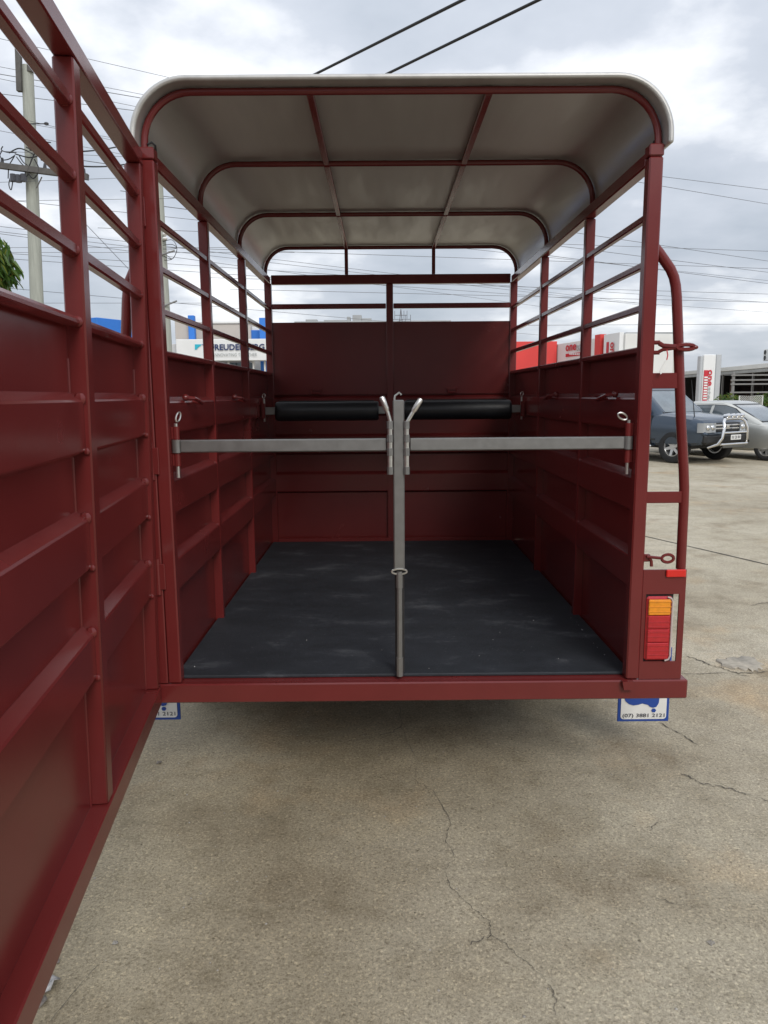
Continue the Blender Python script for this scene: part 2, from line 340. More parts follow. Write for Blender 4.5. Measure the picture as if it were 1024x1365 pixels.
pp = [PZ(u, v, 0) for u, v in [(954, 881), (975, 877), (1004, 877), (1016, 886), (1011, 895), (988, 893), (968, 891)]]
pb = MB(); rnd = random.Random(9); pq = []
for i in range(len(pp)):
    for j in range(6): q = pp[i].lerp(pp[(i+1) % len(pp)], j/6); pq.append(q + Vector((rnd.uniform(-.012, .012), rnd.uniform(-.02, .02), 0)))
cc_ = sum(pq, Vector())/len(pq); n_ = len(pq)
pb.add([(p.x, p.y, 0.001) for p in pq] + [(cc_.x+(p.x-cc_.x)*.96, cc_.y+(p.y-cc_.y)*.95, 0.009) for p in pq], [tuple(range(n_, 2*n_))] + [(i, (i+1) % n_, n_+(i+1) % n_, n_+i) for i in range(n_)])
pb.build('surface_patch', PATCH, ground, 60)
# loose grit, a scatter nobody could count
gr = MB(); rnd = random.Random(3)
def rock(mb, x, y, r):
    q = Matrix.Rotation(rnd.uniform(0, 6.28), 3, 'Z') @ Matrix.Rotation(rnd.uniform(-.4, .4), 3, 'X')
    base = [(1, 0, 0), (0, 1, 0), (-1, 0, 0), (0, -1, 0), (0, 0, .7), (0, 0, -.5)]
    vs = [q @ (Vector(b)*r*rnd.uniform(.6, 1.1)) + Vector((x, y, r*0.35)) for b in base]
    mb.add(vs, [(0, 1, 4), (1, 2, 4), (2, 3, 4), (3, 0, 4), (1, 0, 5), (2, 1, 5), (3, 2, 5), (0, 3, 5)])
for i in range(2600):
    a = rnd.random()**0.6*11 - 2.4; rock(gr, rnd.uniform(-1.3, 1.2 + max(0, a+2.4)*0.7), a, rnd.choice([.002, .0025, .003, .004, .005]))
grit = gr.build('loose_grit', PEBBLE, kind='stuff'); tag(grit, 'fine loose grit and stone chips scattered over the concrete', 'grit')

# ------------------------------------------------------------------ buildings around the yard
def obox(mb, a, b, depth, z0, z1, bev=0.02, d0=0.0):
    """box whose front edge runs from a to b (plan points); depth goes away from the viewer; d0 shifts it back"""
    a, b = Vector((a[0], a[1], 0)), Vector((b[0], b[1], 0)); X = (b-a).normalized(); Yd = Vector((-X.y, X.x, 0)); ln = (b-a).length
    M = Matrix(((X.x, Yd.x, 0, a.x), (X.y, Yd.y, 0, a.y), (0, 0, 1, 0), (0, 0, 0, 1)))
    return mb.box((0, d0, z0), (ln, d0+depth, z1), bev, M)
def part(name, m, root, a, b, depth, z0, z1, bev=0.02, d0=0.0, parent=None):
    o = obox(MB(), a, b, depth, z0, z1, bev, d0).build(name, m)
    to_local(o, root)
    if parent: o.parent = parent
    return o
def textw(s, h, m, name, root, O, X, Y, **k):
    o = text(s, h, m, name, None, O, X, Y, **k); to_local(o, root); return o
# -- office and factory with the white sign fascia
YA = 44.0
def q2(u, v, Y): p = PY(u, v or 490, Y); return (p.x, p.y)
fa = thing('office_building', 'low white and beige office with blue piers and a long white name fascia', 'building', (*q2(300, 500, YA), 0))
hA = lambda v, Y, u=290: PY(u, v, Y).z
part('wall', WALLBEIGE, fa, q2(237, 0, YA+2), q2(336, 0, YA+2), 14, 0, hA(429, YA+2), d0=0)
part('wall', WALLWHITE, fa, q2(336.2, 0, YA+2.6), q2(420, 0, YA+2.6), 13, 0, hA(436, YA+2.6), d0=0)
part('parapet', WALLBEIGE, fa, q2(236, 0, YA+1.7), q2(262, 0, YA+1.7), .28, hA(452, YA), hA(426, YA+1.7))
part('parapet', WALLWHITE, fa, q2(273, 0, YA+1.9), q2(337, 0, YA+1.9), .09, hA(431.5, YA+2), hA(428.6, YA+2))
for u0, u1, vt in ((253.5, 261.5, 420), (347.5, 355.5, 424)):
    part('blue_pier', WALLBLUE, fa, q2(u0, 0, YA+1.2), q2(u1, 0, YA+1.2), .45, 0, hA(vt, YA+1.2))
part('blue_infill', WALLBLUE, fa, q2(335, 0, YA+2.2), q2(347, 0, YA+2.2), .35, hA(452, YA+2), hA(440, YA+2))
fas = part('sign_fascia', SIGNW, fa, q2(236, 0, YA), q2(420, 0, YA), 1.0, hA(481, YA), hA(452, YA), .03)
def on_fascia(u, v): return PY(u, v, YA-.06)
s0 = on_fascia(281.5, 467); textw('FREUDENBERG', .37, NAVY, 'company_name', fa, s0, (1, 0, 0), (0, 0, 1), bold=.03, width=(on_fascia(353, 467)-s0).x, extrude=.02)
s0 = on_fascia(285.5, 475.3); textw('INNOVATING TOGETHER', .20, SIGNGREY, 'company_motto', fa, s0, (1, 0, 0), (0, 0, 1), bold=.005, width=(on_fascia(343, 475)-s0).x, extrude=.02)
def poly_on(name, m, root, pts, Y, th=.03):
    pr = [(p.x, p.z) for p in [PY(u, v, Y) for u, v in pts]]
    o = MB().prism(pr, (0, 0, 0), (1, 0, 0), (0, 0, 1), (0, 1, 0), Y-th, Y).build(name, m); to_local(o, root); return o
poly_on('company_mark', TEAL, fa, [(260, 459), (269, 459), (267.5, 461.2), (264.5, 463), (262.4, 466), (260, 466)], YA-.01)
poly_on('company_mark', COBALT, fa, [(269.2, 459), (279, 459), (279, 466.5), (276, 466), (274.3, 462.6), (272, 460.8)], YA-.01)
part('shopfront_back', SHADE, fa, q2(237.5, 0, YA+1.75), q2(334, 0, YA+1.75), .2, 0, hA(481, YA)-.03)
for i in range(9):
    u = 239+i*11.0; part('shop_window', GLASSB, fa, q2(u, 0, YA+1.2), q2(u+9.6, 0, YA+1.2), .06, .5, hA(481.5, YA)-.05)
for u in (238, 284, 303.5, 337, 352): part('white_column', WALLWHITE, fa, q2(u, 0, YA+.4), q2(u+1.8, 0, YA+.4), .3, 0, hA(481, YA)-.02)
fb = thing('blue_warehouse', 'blue walled warehouse standing beside the beige office', 'building', (*q2(175, 500, 52), 0))
a_, b_ = PZ(129, 423, 6.6), PZ(184, 429, 6.6); dd = (b_-a_); c_ = a_ + dd*1.85; a2 = a_
part('wall', WALLBLUE, fb, (a2.x, a2.y), (c_.x, c_.y), 16, 0, 6.6)
part('roof', METALROOF, fb, (a2.x+.4, a2.y), (c_.x-.4, c_.y), 14.6, 6.3, 6.61, d0=1.2)
part('loading_door', WALLWHITE, fb, (a2.x+2, a2.y+2*dd.y/dd.x), (a2.x+6, a2.y+6*dd.y/dd.x), .1, 0, 4.2, d0=-.12)
bluea = part('annexe', WALLWHITE, fb, q2(185, 0, 47.5), q2(236, 0, 47.5), 2.2, 0, hA(458, 47.5))
# -- red and white steel merchant on the other side
fc = thing('red_and_white_warehouse', 'white warehouse with a big red end wall, red pier and upright name sign', 'building', (*q2(760, 500, 60), 0))
HB = 6.0
A1, A2 = PZ(742, 459, HB), PZ(834, 444.5, HB); dv = (A2-A1).normalized()
part('wall', WALLWHITE, fc, A1[:2], A2[:2], 4, 0, HB)
Ar = A1 + dv*.02
r0 = PY(640, 456, A1.y-.3); part('red_wall', WALLRED, fc, (r0.x, A1.y-.3), (A1.x-.02, A1.y-.3), 16, 0, PY(700, 455.5, A1.y).z)
def online(u, v=460):      # point on the white wall front for a pixel column
    r = ray(u, v); nrm = Vector((-dv.y, dv.x, 0)); k = (A1-CAM).dot(nrm)/r.dot(nrm); return CAM + r*k
def wpart(name, m, u0, u1, v0, v1, th, off=0.0):
    a, b = online(u0, v0), online(u1, v0); zt = online((u0+u1)/2, v0).z; zb = online((u0+u1)/2, v1).z if v1 else 0
    o = obox(MB(), a[:2], b[:2], th, zb, zt, .01, d0=-th-off).build(name, m); to_local(o, fc); return o
wpart('red_pier', WALLRED, 801, 808.5, 446, None, .5)
wpart('sign_board', SIGNW, 811, 832, 444.6, 505, .35)
no_ = Vector((dv.y, -dv.x, 0))
s0 = online(755, 468.6)+no_*.05; e0 = online(769, 468.6); textw('one', .52, SIGNRED, 'name_lettering', fc, s0, dv, (0, 0, 1), bold=.025, width=(e0-s0).length, extrude=.03)
s0 = online(770, 468)+no_*.05; e0 = online(785, 467); textw('steel', .68, SIGNGREY, 'name_lettering', fc, s0, dv, (0, 0, 1), bold=.02, width=(e0-s0).length, extrude=.03)
br = wpart('name_bar', SIGNRED, 755, 785, 470, 474.2, .06)
for i in range(9):
    a = online(760.5+i*2.4, 473.2)+no_*.1; b = online(762.0+i*2.4, 473.2)+no_*.1
    o = obox(MB(), a[:2], b[:2], .02, a.z, a.z+.14, .002).build('bar_lettering', SIGNW); to_local(o, fc)
sb0 = online(829, 457)+no_*.40
textw('one', .55, SIGNRED, 'name_lettering', fc, online(820.5, 456.5)+no_*.40, (0, 0, -1), dv, bold=.03, width=1.25, extrude=.03)
textw('steel', .55, SIGNGREY, 'name_lettering', fc, online(820.5, 476.5)+no_*.40, (0, 0, -1), dv, bold=.02, width=1.6, extrude=.03)
wpart('sign_stripe', SIGNRED, 814.5, 817.8, 456, 490, .02, off=.36)
fd = thing('beige_warehouse', 'plain pale beige warehouse behind the upright name sign', 'building', (*q2(880, 500, 58), 0))
part('wall', mat('wall_pale', (.60, .585, .54), .7, var=.05, vscale=.5), fd, q2(834, 0, 57), q2(908, 0, 57), 12, 0, PY(870, 446.5, 57).z)
part('roof', METALROOF, fd, q2(833, 0, 56.7), q2(909, 0, 56.7), 12.4, PY(870, 446.5, 57).z+.01, PY(870, 446.5, 57).z+.2)
part('roller_door', WALLWHITE, fd, q2(852, 0, 56.85), q2(884, 0, 56.85), .1, 0, 2.6)
# -- long low factory far behind, its roof line with vents
fe = thing('distant_factory', 'long low grey factory roof with vents far beyond the trailer headboard', 'building', (*q2(450, 500, 85), 0))
zt = PY(460, 428.5, 85).z
part('wall', WALLWHITE, fe, q2(395, 0, 85), q2(600, 0, 85), 20, 0, zt-.5)
part('roof', METALROOF, fe, q2(394, 0, 84.6), q2(601, 0, 84.6), 21, zt-.49, zt)
for u0, u1, v0, v1 in ((409, 424, 425.5, 430), (433, 463, 426.5, 430), (463.5, 468, 422.3, 430), (471, 483, 420, 428), (483.3, 496, 424.5, 430)):
    part('roof_vent', METALROOF, fe, q2(u0, 0, 87), q2(u1, 0, 87), 1.5, zt-.1, PY(450, v0, 87).z)
am = thing('antenna_mast', 'thin lattice antenna mast rising behind the headboard', 'antenna', (*q2(534.5, 420, 84), 0))
m_ = MB(); p0 = PY(534.5, 412, 84); H = p0.z
for dx in (-.3, .3): m_.tube([(dx*1.6, 0, 0), (dx, 0, H*.75), (0, 0, H)], .045, 5)
for i in range(22): z = H*.04*(i+1); m_.tube([(-.42, 0, z), (.42, 0, z+.25)], .025, 4)
m_.build('mast', WIRE, am)
m_ = MB()
for z, l in ((H*.94, .7), (H*.90, 1.1), (H*.84, .8)): m_.tube([(-l, 0, z), (l, 0, z)], .035, 5); [m_.tube([(x, 0, z-.4), (x, 0, z+.5)], .03, 5) for x in (-l, l*.5, l)]
m_.build('aerial', WIRE, am)
# -- open steel storage shed behind the parked cars
HS = 3.45
S1, S2 = PZ(902, 498.5, HS), PZ(1040, 485.5, HS); sv = (S2-S1).normalized(); S0 = S1 - sv*6; S3 = S2 + sv*14
sh = thing('storage_shed', 'long open fronted storage shed with pale roof edge behind the parked cars', 'building', (S1.x, S1.y, 0))
part('roof', METALROOF, sh, S0[:2], S3[:2], 9, HS-.02, HS+.12)
part('fascia', WALLWHITE, sh, S0[:2], S3[:2], .1, HS-.16, HS+.16, d0=-.12)
part('gutter', METALROOF, sh, S0[:2], S3[:2], .12, HS-.42, HS-.18, d0=-.08)
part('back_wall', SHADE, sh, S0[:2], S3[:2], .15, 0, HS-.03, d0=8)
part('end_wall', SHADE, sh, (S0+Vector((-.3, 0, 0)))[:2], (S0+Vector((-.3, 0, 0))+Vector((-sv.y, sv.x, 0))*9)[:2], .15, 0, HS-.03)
ridge = obox(MB(), S0[:2], S3[:2], 3, HS+.13, HS+.5, .1, d0=4.5).build('ridge_roof', METALROOF); to_local(ridge, sh)
LN = (S3-S0).length; sn = Vector((-sv.y, sv.x, 0))
for i in range(8):
    p = S0 + sv*(LN*i/7.05+.1); part('post', GALV, sh, p[:2], (p+sv*.14)[:2], .14, 0, HS-.43, .01)
rnd = random.Random(5)
for i in range(26):
    p = S0 + sv*(rnd.uniform(0.5, LN-1)) + sn*rnd.uniform(3, 7); h = rnd.uniform(1.4, 2.8)
    part('steel_length', mat('steel_%d' % (i % 4), [(.03, .03, .03), (.09, .09, .09), (.17, .17, .17), (.12, .07, .05)][i % 4], .5, .4), sh, p[:2], (p+sv*rnd.uniform(.05, .3))[:2], .12, 0, h, .01)
ac = thing('air_conditioner', 'grey twin fan air conditioner box on the shed roof', 'air conditioner', (*PZ(1024, 480, HS+.5)[:2], HS+.50))
acp = PZ(1017, 480.5, HS+.55); ace = acp + sv*1.2
to_local(obox(MB(), acp[:2], ace[:2], .6, HS+.505, HS+1.35, .03).build('casing', WALLWHITE), ac)
for z in (.72, 1.12):
    c = acp + sv*.35 - sn*.01; o = MB().lathe([(.001, 0), (.15, 0), (.16, .02), (.17, .02), (.17, -.01)], (c.x, c.y, HS+z), sv, Vector((0, 0, 1)), -sn, 16).build('fan', DARK); to_local(o, ac)
# -- the workshop the yard belongs to, behind the photographer
wk = thing('workshop', 'pale clad workshop with grey roller doors facing the trailer across the yard', 'building', (-2, -13.9, 0))
CLAD = mat('pale_cladding', (.50, .49, .46), .6, .1, var=.12, vscale=.6)
part('wall', CLAD, wk, (-16, -26), (12, -26), 12, 0, 5.0)
part('roof', METALROOF, wk, (-16.4, -26.4), (12.4, -26.4), 12.8, 5.01, 5.3)
for x0 in (-14, -8, -2, 4):
    part('roller_door', METALROOF, wk, (x0, -13.99), (x0+4.6, -13.99), .06, 0, 4.2)
    for k in range(7): part('door_rib', METALROOF, wk, (x0+.05, -13.925), (x0+4.55, -13.925), .03, .3+k*.6, .36+k*.6, .005)
# -- upright sign pylon
YP = 33.0
py = thing('sign_pylon', 'tall white sign pylon with red and grey upright lettering beside the blue car', 'sign', (*q2(943, 500, YP), 0))
hx = PY(950, 472.5, YP).z
part('sign_face', SIGNW, py, q2(934.5, 540, YP), q2(951, 540, YP), .35, 0, hx, .03)
part('sign_edge', mat('sign_silver', (.46, .48, .50), .4, .2, var=.05, vscale=2), py, q2(951.2, 540, YP+.02), q2(958.5, 540, YP+.02), .33, 0, hx+.02, .03)
part('sign_edge', MATS['sign_silver'], py, q2(930, 540, YP+.02), q2(934.3, 540, YP+.02), .33, 0, hx-.05, .03)
o1 = PY(944.0, 493, YP-.02); textw('one', .20, SIGNRED, 'pylon_lettering', py, o1, (0, 0, -1), (1, 0, 0), bold=.025, width=.76, extrude=.01)
o1 = PY(943.2, 516, YP-.02); textw('steel', .20, SIGNGREY, 'pylon_lettering', py, o1, (0, 0, -1), (1, 0, 0), bold=.015, width=.92, extrude=.01)
a_, b_ = PY(938.6, 493.5, YP), PY(941.6, 541, YP)
part('pylon_stripe', SIGNRED, py, (a_.x, YP-.03), (b_.x, YP-.03), .025, b_.z, a_.z, .002)
for i in range(9):
    z = a_.z - .33 - i*.125; part('stripe_lettering', SIGNW, py, (a_.x+.02, YP-.045), (b_.x-.02, YP-.045), .012, z-.045, z+.03, .002)
# -- galvanised rail rack and mesh gate near the shed
rk = thing('steel_rack', 'galvanised rail rack standing open in front of the storage shed', 'rack', (*q2(980, 540, 30), 0))
YR = 30.0
for u in (979.5, 1050, 1120): part('post', GALV, rk, q2(u-1.6, 0, YR), q2(u+1.6, 0, YR), .1, 0, PY(980, 496, YR).z, .01)
for v in (500, 506.5, 512, 523): part('rail', GALV, rk, q2(976, 0, YR-.07), q2(1130, 0, YR-.07), .06, PY(1000, v+1, YR).z, PY(1000, v-1, YR).z, .005)
YM = 27.0
mg_ = thing('mesh_gate', 'small white diamond mesh gate panel between yellow green shrubs', 'gate', (*q2(1001, 540, YM), 0))
c0, c1 = PY(985, 540, YM), PY(1017, 527.5, YM); zt_ = c1.z
fr = MB().tube([(c0.x, YM, .05), (c0.x, YM, zt_), (c1.x, YM, zt_), (c1.x, YM, .05)], .022, 6, closed=True); o = fr.build('gate_frame', WALLWHITE); to_local(o, mg_)
ms = MB(); st = .075; hgt = zt_-.05; wid = c1.x-c0.x; k = -hgt
while k < wid:
    for sgn in (1, -1):
        x0, x1 = (k, k+hgt); z0, z1 = (0, hgt) if sgn > 0 else (hgt, 0)
        ta = max(0, -x0)/hgt; tb = min(1, (wid-x0)/hgt)
        if tb > ta: ms.tube([(c0.x+x0+hgt*ta, YM, .05+z0+(z1-z0)*ta), (c0.x+x0+hgt*tb, YM, .05+z0+(z1-z0)*tb)], .007, 3, caps=False)
    k += st
o = ms.build('mesh', WALLWHITE, kind='stuff'); to_local(o, mg_)

# ------------------------------------------------------------------ vegetation
def leaf_cloud(mb, centres, n, ln, wd, rnd, droop=.7):
    for i in range(n):
        c, r = rnd.choice(centres); c = Vector(c)
        d = Vector((rnd.gauss(0, 1), rnd.gauss(0, 1), rnd.gauss(0, 1))).normalized(); p = c + Vector((d.x*r[0], d.y*r[1], d.z*r[2]))*(rnd.random()**.35)
        a = rnd.uniform(0, 6.28); dr = Vector((math.cos(a), math.sin(a), -droop*rnd.uniform(.6, 2.2))).normalized(); s = dr.cross(Vector((rnd.gauss(0, 1), rnd.gauss(0, 1), rnd.gauss(0, 1)))).normalized()
        L_, W_ = ln*rnd.uniform(.7, 1.25), wd*rnd.uniform(.7, 1.2); nn = dr.cross(s)
        mb.add([p, p+dr*L_*.35+s*W_+nn*W_*.3, p+dr*L_*.75+s*W_*.7+nn*W_*.1, p+dr*L_-nn*W_*.6, p+dr*L_*.75-s*W_*.7+nn*W_*.1, p+dr*L_*.35-s*W_+nn*W_*.3], [(0, 1, 2, 5), (5, 2, 3, 4)] if False else [(0, 1, 2), (0, 2, 3), (0, 3, 4), (0, 4, 5)])
tb = PY(-56, 400, 6.4)
tree = thing('leafy_tree', 'small green tree with drooping long leaves beyond the open gate', 'tree', (tb.x, tb.y, 0))
tk = MB().tube([(0, 0, 0), (.03, .02, 1.1), (-.02, .05, 2.1), (.03, 0, 3.0)], [.085, .07, .055, .03], 10)
cen = []; rnd = random.Random(21)
for i in range(11):
    a = i*2.4; rad = rnd.uniform(.25, .52); z = rnd.uniform(2.35, 3.3); e = Vector((rad*math.cos(a), rad*math.sin(a), z)); s_ = Vector((0, .03, rnd.uniform(1.7, 2.6)))
    tk.tube([s_, s_.lerp(e, .5)+Vector((0, 0, .08)), e], [.035, .024, .012], 6); cen.append((e, (.26, .26, .24)))
tk.build('trunk', BARK, tree)
cen.append((Vector((.48, -.1, 3.42)), (.22, .2, .2))); cen.append((Vector((.56, 0, 3.2)), (.16, .2, .22)))
cr = MB(); leaf_cloud(cr, cen, 2600, .17, .022, rnd, 1.3); cr.build('crown', LEAF, tree, kind=None)
for u, v, lb in ((972, 530, 'straggly yellow green shrub left of the mesh gate beside rack post'), (1022, 529, 'straggly yellow green shrub at the far side of the mesh gate')):
    p = PY(u, v, 27.8); sb = thing('shrub', lb, 'shrub', (p.x, p.y, 0), group='shrubs by the mesh gate'); rnd = random.Random(u); H = p.z+.12; st_ = MB(); cs = []
    for i in range(6):
        a = i*1.05; e = Vector((.3*math.cos(a), .25*math.sin(a), H*rnd.uniform(.6, .95))); st_.tube([(0, 0, 0), e*.5+Vector((0, 0, .1)), e], [.02, .013, .006], 5); cs.append((e, (.22, .22, .25)))
    st_.build('stem', BARK, sb); cr = MB(); leaf_cloud(cr, cs, 500, .12, .025, rnd, .4); cr.build('foliage', LEAF, sb)

# ------------------------------------------------------------------ power poles and lines
def at_pole(u, v, Y): return PY(u, v, Y)
P1Y = 12.0; p1 = PY(43, 300, P1Y); P1 = Vector((p1.x, P1Y, 0)); k1 = (P1Y-CAM.y)/F
pole1 = thing('power_pole', 'weathered pale power pole crowded with cables, fuses and a crossarm', 'power pole', P1, group=None)
zt1 = PY(38, 88, P1Y).z
L1 = lambda u, v, dy=0.0: PY(u, v, P1Y+dy) - P1
MB().tube([(-.16, 0, 0), (-.01, 0, zt1*.5), (.14, 0, zt1)], [.135, .120, .10], 14).build('shaft', POLEW, pole1)
a, b = L1(-60, 213, -.2), L1(117.5, 236, -.2)
MB().tube([a, b], .05, 4, sq=True).build('crossarm', ARMW, pole1)
MB().tube([L1(56, 236, -.15), L1(49, 251, -.13)], .012, 5).build('arm_brace', GALV, pole1)
MB().tube([L1(24.5, 64, -.1), L1(26.5, 122, -.1)], .045, 4, sq=True).build('bracket', ARMW, pole1)
MB().tube([L1(40, 88, -.05), L1(40, 96, -.05)], .06, 8).build('pole_top', ARMW, pole1)
MB().tube([L1(25, 160, -.2), L1(29, 182, -.2)], .03, 8).build('fuse', INSUL, pole1)
MB().tube([L1(22.5, 150, -.2), L1(24.5, 160, -.2)], [.02, .045], 8).build('insulator', GALV, pole1)
MB().ball(L1(27.5, 59, -.1), (.07, .05, .045), 7).build('insulator', INSUL, pole1)
for u, v in ((17, 236), (24, 237), (31, 236)): MB().tube([L1(u, v-4, -.25), L1(u+1, v+6, -.25)], [.05, .06], 8).build('cable_joint', INSUL, pole1)
for pts in ([(30, 171), (36, 166), (44, 165), (53, 165), (61, 165)], [(36, 184), (44, 188), (50, 196), (60, 190), (68, 190)], [(14, 236), (12, 246), (15, 253), (17, 240), (14, 232)], [(20, 207), (16, 214), (12, 222), (11, 238)], [(26, 208), (31, 216), (37, 221), (39, 229), (35, 236)], [(22, 209), (28, 217), (34, 224), (33, 234)], [(3, 201), (0, 207), (4, 213), (12, 212), (20, 207)], [(4, 195), (2, 200), (10, 203), (22, 203)], [(34, 190), (41, 191), (47, 200), (57, 202), (67, 194)]):
    mb = MB(); P_ = [L1(u, v, -.22) for u, v in pts]; mb.tube(smooth(P_), .010, 5).build('jumper_cable', CABLE, pole1)
for pts in ([(62, 165)], [(53, 187)]): MB().ball(L1(*pts[0], -.22), (.045, .04, .03), 6).build('line_clamp', INSUL, pole1)
for u in (3, 60, 78, 96, 112): MB().tube([L1(u, 217+u*.13, -.2), L1(u, 210+u*.13, -.2)], [.035, .022], 8).build('insulator', INSUL, pole1)
for pts in ([(20, 205), (40, 210), (56, 206), (68, 203)], [(35, 196), (55, 205), (70, 207)], [(37, 228), (42, 214), (48, 203), (60, 199), (70, 197)], [(12, 204), (24, 198), (34, 200), (45, 206)], [(46, 212), (52, 226), (45, 238), (38, 231)]):
    MB().tube(smooth([L1(u, v, -.24) for u, v in pts]), .012, 5).build('jumper_cable', CABLE, pole1)
P2Y = 24.0; p2 = PY(214, 300, P2Y); P2 = Vector((p2.x, P2Y, 0)); zt2 = PY(212, 196, P2Y).z
pole2 = thing('power_pole', 'pale green power pole with white insulators seen through the trailer side rails', 'power pole', P2)
L2 = lambda u, v, dy=0.0: PY(u, v, P2Y+dy) - P2
MB().tube([(0, 0, 0), (0, 0, zt2*.5), (0, 0, zt2)], [.19, .172, .145], 12).build('shaft', POLEW, pole2)
for v in (312, 318): MB().ball(L2(220, v, -.2), (.09, .09, .06), 6).build('insulator', WALLWHITE, pole2)
MB().tube([L2(214, 340, -.2), L2(233, 334, -.2)], .03, 5).build('bracket', GALV, pole2)
MB().tube([L2(216, 409, -.2), L2(236, 401, -.2)], .03, 5).build('bracket', GALV, pole2)
for v0 in (0, 5, 10): MB().tube(smooth([L2(217, 322+v0, -.2), L2(230, 320+v0*1.2, -.2), L2(236, 332, -.2), L2(230, 345, -.2), L2(219, 347-v0, -.2)]), .011, 5).build('jumper_cable', CABLE, pole2)
wires = [  # u1,v1,u2,v2,height : a level span at that height through two sighted points
 (11, 54, 237, 106, 8.0), (0, 89, 180, 124, 7.6), (0, 105, 171, 140, 7.4), (116, 178, 152, 184, 6.3), (60, 166, 120, 180, 6.4), (40, 182, 66, 187, 6.2),
 (0, 268, 165, 265.5, 7.0), (112, 330, 178, 330, 7.2), (112, 336.5, 178, 336.5, 7.0), (60, 404, 178, 404, 7.5), (0, 243, 168, 237, 5.6), (100, 206, 167, 209, 5.8),
 (360, 345, 535, 366, 9.0), (360, 350, 500, 366, 8.8), (360, 360, 412, 367, 8.6), (361, 415, 463, 424, 8.0), (618, 331, 684, 338, 9.5), (524, 381, 680, 392, 8.2), (618, 377, 680, 381, 8.4),
 (881, 327, 1024, 348, 9.0), (881, 330, 1024, 335, 9.2), (881, 345, 1024, 363, 8.8), (881, 353, 1024, 358, 8.6), (883, 360, 1024, 378, 8.2), (820, 386, 1024, 392, 8.8), (820, 398, 1024, 403, 8.6), (820, 433, 1024, 432, 8.0), (888, 236, 1024, 253, 9.6), (888, 249, 1024, 272, 9.4)]
for i, (u1, v1, u2, v2, h) in enumerate(wires):
    a, b = PZ(u1, v1, h), PZ(u2, v2, h); d = (b-a); ln = max(d.length, .1); d.normalize()
    ex = 6 if i < 12 else 28
    a2, b2 = a - d*ex*(.5 if i < 3 else 1), b + d*ex
    rad = ((a-CAM).length+(b-CAM).length)/2*.00025; mid = a2.lerp(b2, .5)
    n = 10; pts = []
    for j in range(n+1):
        f = j/n; pts.append(a2.lerp(b2, f))
    tag(MB().tube(pts, rad, 5).build('power_line', WIRE, loc=mid), *[('thin overhead line strung past the crowded pale power pole', 'power line', 'lines at the crowded pole'), ('thin overhead line crossing the sky behind the trailer front opening', 'power line', 'lines behind the trailer'), ('thin overhead line crossing the sky above the parked cars and shed', 'power line', 'lines above the parked cars')][0 if i < 12 else 1 if i < 19 else 2])
for u0, v0, u1, v1, lb in ((412, 103, 617, 0, 'thick black twisted overhead cable leaving the top of the pale green pole'), (513, 100, 718, 0, 'thick black overhead cable fixed below the top of the pale green pole')):
    e = PZ(u1, v1, 8.2); m0 = PY(u0, v0, 11.0); d = (m0-e); top = e + d*((P2Y-e.y)/d.y)
    # span from the far pole to over the yard: the sighted line, kept straight
    r0, r1 = ray(u0, v0), ray(u1, v1); nrm = r0.cross(r1).normalized()
    s_ = Vector((P2.x+.15, P2Y, 0)); s_.z = CAM.z - ((s_.x-CAM.x)*nrm.x + (s_.y-CAM.y)*nrm.y)/nrm.z
    d = (e-s_); end = e + d*1.1
    tag(MB().tube([s_.lerp(end, i/24) for i in range(25)], .027, 8).build('overhead_cable', CABLE, loc=s_), lb, 'cable')
for pts, lb in (([(40, 200), (100, 202), (130, 200), (160, 195), (210, 183)], 'black sagging service cable looping from the crowded pole'), ([(55, 213), (103, 221), (140, 222), (168, 219), (215, 212)], 'lower black sagging service cable under the first looping cable')):
    P_ = [PY(u, v, P1Y-.2+i*.9) for i, (u, v) in enumerate(pts)]
    tag(MB().tube(smooth(P_), .016, 6).build('service_cable', CABLE, loc=P_[0]), lb, 'cable')
P_ = [PY(109, 293, 12.5), PY(171, 358, 12.9), PY(200, 388, 13.1)]
tag(MB().tube(P_, .006, 5).build('stay_wire', WIRE, loc=P_[0]), 'slanting stay wire running down beside the open gate', 'wire')

# ------------------------------------------------------------------ trailer
FZ = 0.545          # deck top (under the mat)
tr = thing('stock_trailer', 'maroon steel horse trailer with open rear gate and pale curved roof', 'trailer')
XI, XO = 0.868, 0.918
LF = 2.79           # inner face of the front wall
# chassis
B('rear_sill', (-1.109, -0.006, 0.472), (1.109, 0.07, 0.549), PAINT, tr, 0.005)
for sx in (-1, 1): B('side_sill', (sx*0.83, 0.072, 0.45), (sx*0.918, 2.86, 0.543), PAINT, tr, 0.004)
B('front_sill', (-0.828, 2.78, 0.45), (0.828, 2.86, 0.543), PAINT, tr, 0.004)
for y in (0.55, 1.05, 1.55, 2.05, 2.5): B('cross_member', (-0.828, y-.025, 0.455), (0.828, y+.025, 0.52), STEELDK, tr)
MB().box((-0.828, 0.072, 0.523), (0.828, 2.778, 0.544), 0.001).build('deck', PLY, tr)
for sx in (-1, 1):
    MB().tube([(sx*0.75, 2.862, 0.49), (sx*0.05, 4.25, 0.49)], 0.035, 4, sq=True).build('drawbar', PAINT, tr)
MB().box((-0.06, 4.20, 0.45), (0.06, 4.45, 0.53), 0.01).ball((0, 4.47, 0.49), (0.05, 0.06, 0.05)).build('coupling', GALV, tr)
MB().tube([(0, 4.05, 0.03), (0, 4.05, 0.75)], 0.025, 10).tube([(-.04, 4.05, 0.09), (.04, 4.05, .09)], 0.085, 14).build('jockey_wheel', GALV, tr)
